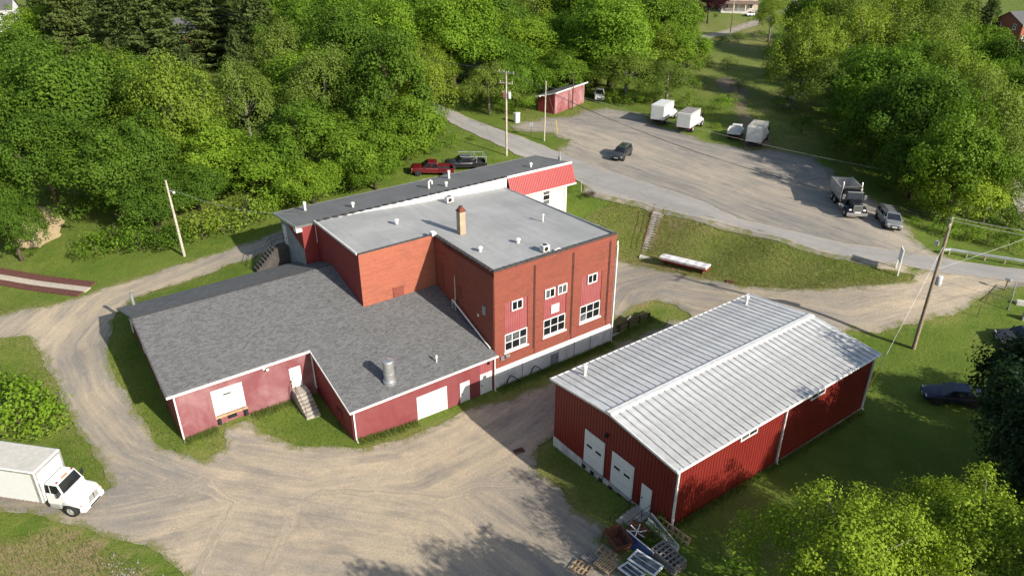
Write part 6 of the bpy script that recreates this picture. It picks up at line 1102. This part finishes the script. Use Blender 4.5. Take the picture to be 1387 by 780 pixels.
gable_house('gray_garage', 'gray roofed garage half hidden behind the spruces', -63, 170, 15, 7, 6, 2.6, 1.8, 'vinyl_white', 'roof_gray', 1, chimney=False, nwin=2)
def shed():
    t = thing('storage_shed', 'weathered faded red wooden shed with a dark sloping roof by the lot', 'shed', (7.36, 126.0, TH(7.36, 126.0)), R(-34.5))
    # local: front (long, toward camera right) along +y, gable end along -x
    Lg, Dp, h0, h1 = 10.2, 3.4, 3.2, 3.6
    n = 34
    for k in range(n): MB().box(.0, Lg*k/n+.008, -.4, .045+rnd.uniform(0, .02), Lg*(k+1)/n-.008, h1).build('board', 'shed_red', t)
    n2 = 11
    for k in range(n2): MB().hexa([(-Dp*(k+1)/n2+.008, -.045, -.4), (-Dp*k/n2-.008, -.045, -.4), (-Dp*k/n2-.008, 0, -.4), (-Dp*(k+1)/n2+.008, 0, -.4)], [(-Dp*(k+1)/n2+.008, -.045, h1-.8*(k+1)/n2), (-Dp*k/n2-.008, -.045, h1-.8*k/n2), (-Dp*k/n2-.008, 0, h1-.8*k/n2), (-Dp*(k+1)/n2+.008, 0, h1-.8*(k+1)/n2)]).build('board', 'red_dark', t)
    MB().box(-Dp, .01, -.4, -.01, Lg, 2.75).build('core', 'old_wood', t)
    r = MB().hexa([(.45, -.4, h1+.1), (.45, Lg+.4, h1+.1), (-Dp-.35, Lg+.4, h1-.95), (-Dp-.35, -.4, h1-.95)], [(.45, -.4, h1+.2), (.45, Lg+.4, h1+.2), (-Dp-.35, Lg+.4, h1-.85), (-Dp-.35, -.4, h1-.85)]).build('roof', 'roof_gray', t)
    MB().box(.45, -.42, h1+.0, .5, Lg+.42, h1+.22).build('fascia', 'white_trim', r); MB().beam((.47, -.43, h1+.12), (-Dp-.35, -.43, h1-.93), .05, .2).build('rake_board', 'white_trim', r)
    dd = MB().box(.075, 5.2, -.1, .11, 7.4, 2.6).build('sliding_door', 'shed_red', t); MB().box(.11, 5.4, 1.0, .14, 5.46, 1.3).build('handle', 'black_metal', dd)
    MB().box(.06, -.05, -.5, .12, Lg, -.05).build('sill_board', 'pole_pale', t)
shed()
# ================================================================ covered tank trailer, sign, guardrail, fences
a_, b_ = Vector((17.35, 75.7)), Vector((21.5, 72.25)); L_ = (b_-a_).length+.2; hd_ = math.atan2((b_-a_).y, (b_-a_).x); mx, my = (a_+b_)/2
t = thing('covered_trough', 'long red trough covered with a crumpled white tarp at the foot of the bank', 'trough', (mx, my, TH(mx, my)+.02), hd_)
t.rotation_euler = (0, -math.atan2(TH(*b_)-TH(*a_), L_), hd_)
MB().hexa([(-L_/2, -.38, .35), (L_/2, -.38, .35), (L_/2, .38, .35), (-L_/2, .38, .35)], [(-L_/2-.05, -.55, .85), (L_/2+.05, -.55, .85), (L_/2+.05, .55, .85), (-L_/2-.05, .55, .85)]).build('trough_body', 'red_enamel', t, bevel=.04)
MB().box(-L_/2, -.57, .6, L_/2, -.553, .68).build('white_stripe', 'white_paint', t)
for k in (-.42, -.14, .14, .42): MB().box(L_*k-.06, -.4, -.2, L_*k+.06, .4, .36).build('leg', 'rust', t)
rg = []; rs = random.Random(4)
for k in range(25):
    x = -L_/2-.08+(L_+.16)*k/24; rg.append([(x, -.62+rs.uniform(-.03, .03), .72+rs.uniform(-.08, .06)), (x, -.6, .88), (x, -.3, .98+rs.uniform(-.07, .07)), (x, 0, 1.02+rs.uniform(-.08, .08)), (x, .3, .97+rs.uniform(-.07, .07)), (x, .6, .88), (x, .62, .7+rs.uniform(-.08, .06))])
MB().loft(rg).build('tarp', 'tarp_white', t, True)
s0, s1 = Vector((39.6, 67.0)), Vector((40.06, 68.5)); sc_ = (s0+s1)/2; hd_ = math.atan2((s1-s0).y, (s1-s0).x)
t = thing('road_sign', 'tall white roadside sign board on two white posts at the drive entrance', 'sign', (sc_.x, sc_.y, TH(sc_.x, sc_.y)), hd_)
for s in (-1, 1): MB().box(s*.74-.06, -.06, -.4, s*.74+.06, .06, 1.4).build('post', 'white_paint', t)
p = MB().box(-.68, -.05, 1.2, .68, .05, 2.7).build('board', 'vinyl_white', t, bevel=.01)
for k in range(4):
    for s in (-1, 1): MB().box(-.58, s*.051, 1.32+.34*k, .58-.12*(k % 3), s*.058, 1.42+.34*k).build('sign_stripe', 'paint_silver', p)
def guardrail(label, pts, z=.0):
    pts = [Vector((x, y, TH(x, y)+z)) for x, y in pts]; o = pts[0].copy(); pts = [p-o for p in pts]
    t = thing('guardrail', label, 'guardrail', o); rings = []
    for i, p in enumerate(pts):
        d = (pts[min(i+1, len(pts)-1)]-pts[max(i-1, 0)]); d.z = 0; d.normalize(); n = Vector((d.y, -d.x, 0)); rings.append([p+n*k+Vector((0, 0, q)) for k, q in ((0, .46), (.07, .5), (.07, .56), (0, .61), (.07, .66), (.07, .72), (0, .77), (-.03, .77), (.03, .7), (.03, .66), (-.03, .61), (.03, .56), (.03, .5), (-.03, .46))])
    MB().loft(rings).build('rail', 'galvanized', t)
    for i, p in enumerate(pts):
        MB().box(p.x-.08, p.y-.02, p.z-.4, p.x+.08, p.y+.14, p.z+.72).build('post', 'pole_wood', t)
guardrail('galvanized guardrail along the road at the right edge', [(46.7, 71.9), (47.6, 72.15), (49.3, 71.75), (51, 71.2), (52.8, 70.6), (54.6, 70.0), (57, 69.3), (60, 68.6)])
guardrail('guardrail beside the side street at the right edge', [(66.5, 98), (64.5, 94), (63.5, 90), (63, 86), (63.3, 82)])
t = thing('wooden_fence', 'dark broken wooden fence at the corner of the brick building', 'fence', (*W(-44.2, 45.2), -.6), AZ)
for k, v in enumerate((0, 1.35, 2.9, 4.2)):
    MB().box(-.09, v-.09, -.4, .09, v+.09, 1.1-.1*(k % 2)).build('post', 'old_wood', t)
for z, k in ((.35, 0), (.7, .03), (.95, -.02)): MB().beam((-.13, -.3, z+k), (-.13, 4.4, z+.25-k), .05, .14).build('rail', 'old_wood', t)
MB().beam((-.2, 1.2, 1.0), (-.9, 2.6, .9), .06, .35).build('loose_board', 'pallet_gray', t)
t = thing('retaining_planks', 'low plank edging between the brick building and the wooden fence', 'edging', (*W(-44.1, 43.8), -.7), AZ); MB().box(-.15, .15, -.3, .0, 1.3, .3).box(-.14, .1, .302, 0, 1.35, .36).build('plank', 'concrete', t)
t = thing('chain_link_gate', 'pale chain-link fence gate at the right edge near the road', 'fence', (47.5, 61.0, TH(47.5, 61.0)), R(54))
m = MB()
for x in (0, 1.9, 3.8): m.tube([(x, 0, -.4), (x, 0, 1.5)], .045, 8)
for z in (.1, 1.48): m.tube([(0, 0, z), (3.8, 0, z)], .035, 6)
m.build('frame', 'galvanized', t); m = MB()
for k in range(26): m.beam((.15*k, 0, .1), (min(3.8, .15*k+.7), 0, min(1.46, .1+(min(3.8, .15*k+.7)-.15*k)*1.95)), .012); m.beam((3.8-.15*k, .01, .1), (max(0, 3.1-.15*k), .01, min(1.46, .1+(3.8-.15*k-max(0, 3.1-.15*k))*1.95)), .012)
m.build('mesh_wire', 'galvanized', t)
t = thing('retaining_wall', 'concrete retaining wall and slab behind the chain-link gate', 'wall', (50.3, 60.2, TH(50.3, 60.2)), R(-18)); MB().box(-2.0, -1.5, -1.2, 4, -1.1, .5).build('wall_block', 'concrete', t); MB().box(-2, .9, -1, 4, 1.3, .6).build('wall_block', 'concrete_pale', t); MB().box(-2.0, -1.1, -1, 4, .9, -.2).build('slab', 'concrete_gray', t)
t = thing('mailbox', 'roadside mailbox beside the chain-link gate', 'mailbox', (48.9, 64.1, TH(48.9, 64.1)), R(30)); MB().box(-.05, -.05, -.3, .05, .05, 1.0).build('post', 'pole_wood', t); MB().box(-.13, -.28, 1.0, .13, .28, 1.3).build('box', 'galvanized', t, bevel=.06)
for k, (x, y) in enumerate(((44.2, 60.2), (46.0, 62.2))):
    t = thing('iron_post', 'thin iron post on the lawn, %s' % ('left of the two beside the gate' if k == 0 else 'nearest the chain-link gate'), 'post', (x, y, TH(x, y))); MB().tube([(0, 0, -.3), (0, 0, 1.3)], .03, 6).lathe([(.05, 1.3), (.03, 1.36)], (0, 0, 0), 8).build('shaft', 'rust', t)
t = thing('iron_rail_post', 'white pipe post beside the purple bush at the road', 'post', (9.0, 90.0, TH(9., 90.))); MB().tube([(0, 0, -.3), (0, 0, 1.6)], .05, 8).lathe([(.07, 1.6), (.03, 1.66)], (0, 0, 0), 8).build('shaft', 'pole_pale', t)
t = thing('yellow_marker', 'yellow guy-wire marker at the lot entrance', 'marker', (7.3, 114.6, TH(7.3, 114.6))); MB().tube([(0, 0, -.2), (-.35, -.2, 2.2)], .05, 8).build('shaft', 'yellow_plastic', t); MB().tube([(-.35, -.2, 2.2), (-2.2, -3.7, 8.2)], .012, 5).build('cable', 'wire_pale', t)
t = thing('street_sign', 'small back-facing sign on a post at the lot entrance', 'sign', (3.0, 112.9, TH(3., 112.9)), R(20)); MB().tube([(0, 0, -.3), (0, 0, 2.1)], .035, 6).build('post', 'rust', t); MB().box(-.3, -.02, 1.5, .3, .02, 2.2).build('plate', 'concrete_gray', t)
t = thing('white_cabinet', 'small white utility cabinet in the weeds across the road', 'cabinet', (.8, 120.6, TH(.8, 120.6)), R(40)); MB().box(-.45, -.3, -.1, .45, .3, 1.5).build('case', 'white_paint', t, bevel=.03); MB().box(-.5, -.35, 1.5, .5, .35, 1.6).build('lid', 'vent_white', t, bevel=.02); MB().box(-.4, -.32, .1, .4, -.302, 1.4).build('door', 'vent_white', t)
for x, y, r_, lab in ((.55, 44.7, 27, 'square iron storm grate in the gravel yard'), (23.5, 69.9, -17, 'iron storm grate at the foot of the bank')):
    t = thing('storm_grate', lab, 'grate', (x, y, TH(x, y)+.05), R(r_)); MB().box(-.42, -.3, -.1, .42, -.24, .03).box(-.42, .24, -.1, .42, .3, .03).box(-.42, -.24, -.1, -.36, .24, .03).box(.36, -.24, -.1, .42, .24, .03).build('frame', 'rust', t)
    MB().box(-.36, -.24, -.1, .36, .24, .004).build('pit', 'dark_void', t)
    for k in range(7): MB().box(-.33+.1*k, -.24, -.02, -.28+.1*k, .24, .025).build('bar', 'rust', t)
# garden bed at left: mulch borders with a paved path
p0, p1 = Vector((-54.5, 67.75)), Vector((-42.4, 64.35)); d_ = (p1-p0).normalized(); n_ = Vector((-d_.y, d_.x))
def strip(name, off0, off1, lift, mat, label=None, cat=None, step=.8, ext=0, th=.12, kind=None):
    m = MB(); L = (p1-p0).length; rg = []
    for k in range(int(L/step)+2):
        q = p0+d_*min(L+ext, k*step); a = q+n_*off0; b = q+n_*off1; za, zb = TH(a.x, a.y)+lift, TH(b.x, b.y)+lift
        rg.append([(a.x, a.y, za-th), (b.x, b.y, zb-th), (b.x, b.y, zb), ((a.x+b.x)/2, (a.y+b.y)/2, (za+zb)/2+.02), (a.x, a.y, za)])
    o = m.loft(rg).build(name, mat); props(o, label, cat, kind=kind); return o
strip('mulch_bed', .42, 1.35, .12, 'mulch', 'red-brown mulch border on the far side of the paved path', 'mulch bed')
strip('mulch_bed', -1.2, -.42, .12, 'mulch', 'red-brown mulch border on the near side of the paved path', 'mulch bed')
strip('paved_path', -.4, .4, .1, 'paver', ext=.3, kind='structure')
# ================================================================ scrap pile beside the warehouse steps
def wl(u, v, dz=0): x, y = W(u, v); return (x, y, TH(x, y)+.05+dz)
def pallet(label, u, v, ang, mat='pallet_wood', tiltx=0, n=7, dz=0, wd=1.0, ln=1.2, dirr=0):
    t = thing('pallet', label, 'pallet', wl(u, v, dz), AZ+R(ang)); t.rotation_euler = (R(tiltx), R(dirr), AZ+R(ang))
    for k in range(3): MB().box(-ln/2, -wd/2+(wd-.1)*k/2, .02, ln/2, -wd/2+(wd-.1)*k/2+.09, .11).build('stringer', mat, t)
    for k in range(n):
        x = -ln/2+(ln-.1)*k/(n-1); MB().box(x, -wd/2-.01, .112, x+.1, wd/2+.01, .135).build('slat', mat, t)
    for k in (0, .5, 1): x = -ln/2+(ln-.1)*k; MB().box(x, -wd/2, -.005, x+.1, wd/2, .018).build('bottom_slat', mat, t)
    return t
pallet('tan wooden pallet lying at the left corner of the scrap pile', -23.85, 22.7, 20, n=5)
pallet('weathered gray pallet lying between two tan pallets', -23.95, 23.75, 10, 'pallet_gray', n=8, dz=.06)
pallet('tan pallet at the back of the pallet heap beside the rusty bin', -23.7, 24.6, 14, n=4, dz=.02)
pallet('tan pallet lying on top of the pallet heap', -23.0, 23.95, 8, n=8, dz=.17)
pallet('tan pallet leaning against the warehouse corner', -22.2, 29.15, 4, tiltx=72, n=7, ln=2.6, wd=.9, dz=.15)
t = thing('rusty_bin', 'open rusty steel bin in the scrap pile', 'bin', wl(-23.85, 25.8), AZ+R(-12))
b, h0, h1 = .62, .1, .85
for s in (-1, 1):
    MB().hexa([(s*.6-.02, -.42, h0), (s*.6+.02, -.42, h0), (s*.6+.02, .42, h0), (s*.6-.02, .42, h0)], [(s*.85-.02, -.62, h1), (s*.85+.02, -.62, h1), (s*.85+.02, .62, h1), (s*.85-.02, .62, h1)]).build('end_plate', 'rust', t)
    MB().hexa([(-.6, s*.42-.02, h0), (.6, s*.42-.02, h0), (.6, s*.42+.02, h0), (-.6, s*.42+.02, h0)], [(-.85, s*.62-.02, h1), (.85, s*.62-.02, h1), (.85, s*.62+.02, h1), (-.85, s*.62+.02, h1)]).build('side_plate', 'rust', t)
MB().box(-.6, -.42, .06, .6, .42, .1).build('floor_plate', 'rust', t)
t = thing('rusty_drum_sheet', 'rusty steel sheet behind the open bin', 'scrap', wl(-23.7, 27.5), AZ+R(20)); MB().hexa([(-.7, -.5, .2), (.7, -.5, .25), (.7, .5, .5), (-.7, .5, .45)], [(-.7, -.5, .24), (.7, -.5, .29), (.7, .5, .54), (-.7, .5, .49)]).build('plate', 'rust', t); MB().box(-.5, -.3, -.1, .5, .3, .3).build('block', 'rust', t)
t = thing('fan_scrap', 'broken white fan blades lying on the scrap pile', 'scrap', wl(-23.45, 27.1, .55), AZ)
for k in range(6): a = k*1.05; MB().beam((.08*math.cos(a), .08*math.sin(a), .04*k), (.62*math.cos(a), .62*math.sin(a), .1+.02*k), .07, .02).build('blade', 'white_paint', t)
MB().lathe([(.1, -.1), (.12, .1), (.05, .16)], (0, 0, .05), 10).build('hub', 'aluminium', t)
t = thing('slatted_crate', 'gray slatted crate stack at the right of the scrap pile', 'crate', wl(-20.8, 27.2), AZ+R(0))
for k in range(7): x = -.95+1.9*k/6; MB().box(x-.05, -.55, .72, x+.05, .55, .78).build('slat', 'pallet_gray', t)
for k in range(4): y = -.5+k/3; MB().box(-1.0, y-.045, .65, 1.0, y+.045, .718).build('runner', 'pallet_gray', t)
for z in (.1, .35, .6):
    for s in (-1, 1): MB().box(-1.0, s*.53-.03, z-.06, 1.0, s*.53+.03, z+.04).build('side_board', 'pallet_gray', t); MB().box(s*.97-.03, -.5, z-.06, s*.97+.03, .5, z+.04).build('end_board', 'pallet_gray', t)
MB().box(-.9, -.45, 0, .9, .45, .05).build('base', 'old_wood', t)
def oldwindow(label, u, v, ang, w, l, dz, tilt_):
    t = thing('old_window', label, 'window', wl(u, v, dz), AZ+R(ang)); t.rotation_euler = (R(tilt_), R(-6), AZ+R(ang))
    MB().box(-l/2, -w/2, 0, l/2, -w/2+.12, .09).box(-l/2, w/2-.12, 0, l/2, w/2, .09).box(-l/2, -w/2+.12, 0, -l/2+.12, w/2-.12, .09).box(l/2-.12, -w/2+.12, 0, l/2, w/2-.12, .09).build('frame', 'white_paint', t)
    MB().box(-l/2+.12, -w/2+.12, .03, l/2-.12, w/2-.12, .05).build('pane', 'glass_gray', t); MB().box(-l/2+.2, -.02, .051, l/2-.2, .02, .08).build('muntin', 'white_paint', t)
oldwindow('white framed old window lying flat on the scrap pile', -21.4, 25.8, 6, 1.0, 2.1, .45, 8)
oldwindow('smaller white framed window beside the pallets in the scrap pile', -21.5, 24.7, 3, .9, 1.5, .4, -5)
t = thing('blue_panel', 'dark blue steel panel with a white edge leaning in the scrap pile', 'panel', wl(-22.7, 26.3), AZ+R(4)); MB().hexa([(-1.0, -.1, 0), (1.1, -.1, 0), (1.1, -.05, 0), (-1.0, -.05, 0)], [(-1.0, .25, .8), (1.1, .2, .75), (1.1, .25, .75), (-1.0, .3, .8)]).build('sheet', 'plastic_blue', t); MB().beam((-1.15, .28, .83), (1.2, .22, .77), .06).build('edge_bar', 'white_trim', t)
for k, lab in enumerate(('white siding strip bundle leaning at the warehouse corner, nearest the wall', 'white siding strip bundle leaning at the warehouse corner, middle', 'white siding strip bundle leaning at the warehouse corner, outermost')):
    t = thing('siding_bundle', lab, 'siding', wl(-22.5+.1*k, 28.6-.24*k), AZ+R(3*k-3)); z = .75-.12*k
    for q in range(2): MB().hexa([(-1.3, .0-.06*q, z-.1), (1.4, -.02-.06*q, .05), (1.4, .02-.06*q, .05), (-1.3, .04-.06*q, z-.1)], [(-1.3, -.02-.06*q, z+.2-.05*q), (1.4, -.04-.06*q, .3-.05*q), (1.4, .0-.06*q, .3-.05*q), (-1.3, .02-.06*q, z+.2-.05*q)]).build('strip', 'white_paint' if (k+q) % 2 == 0 else 'aluminium', t)
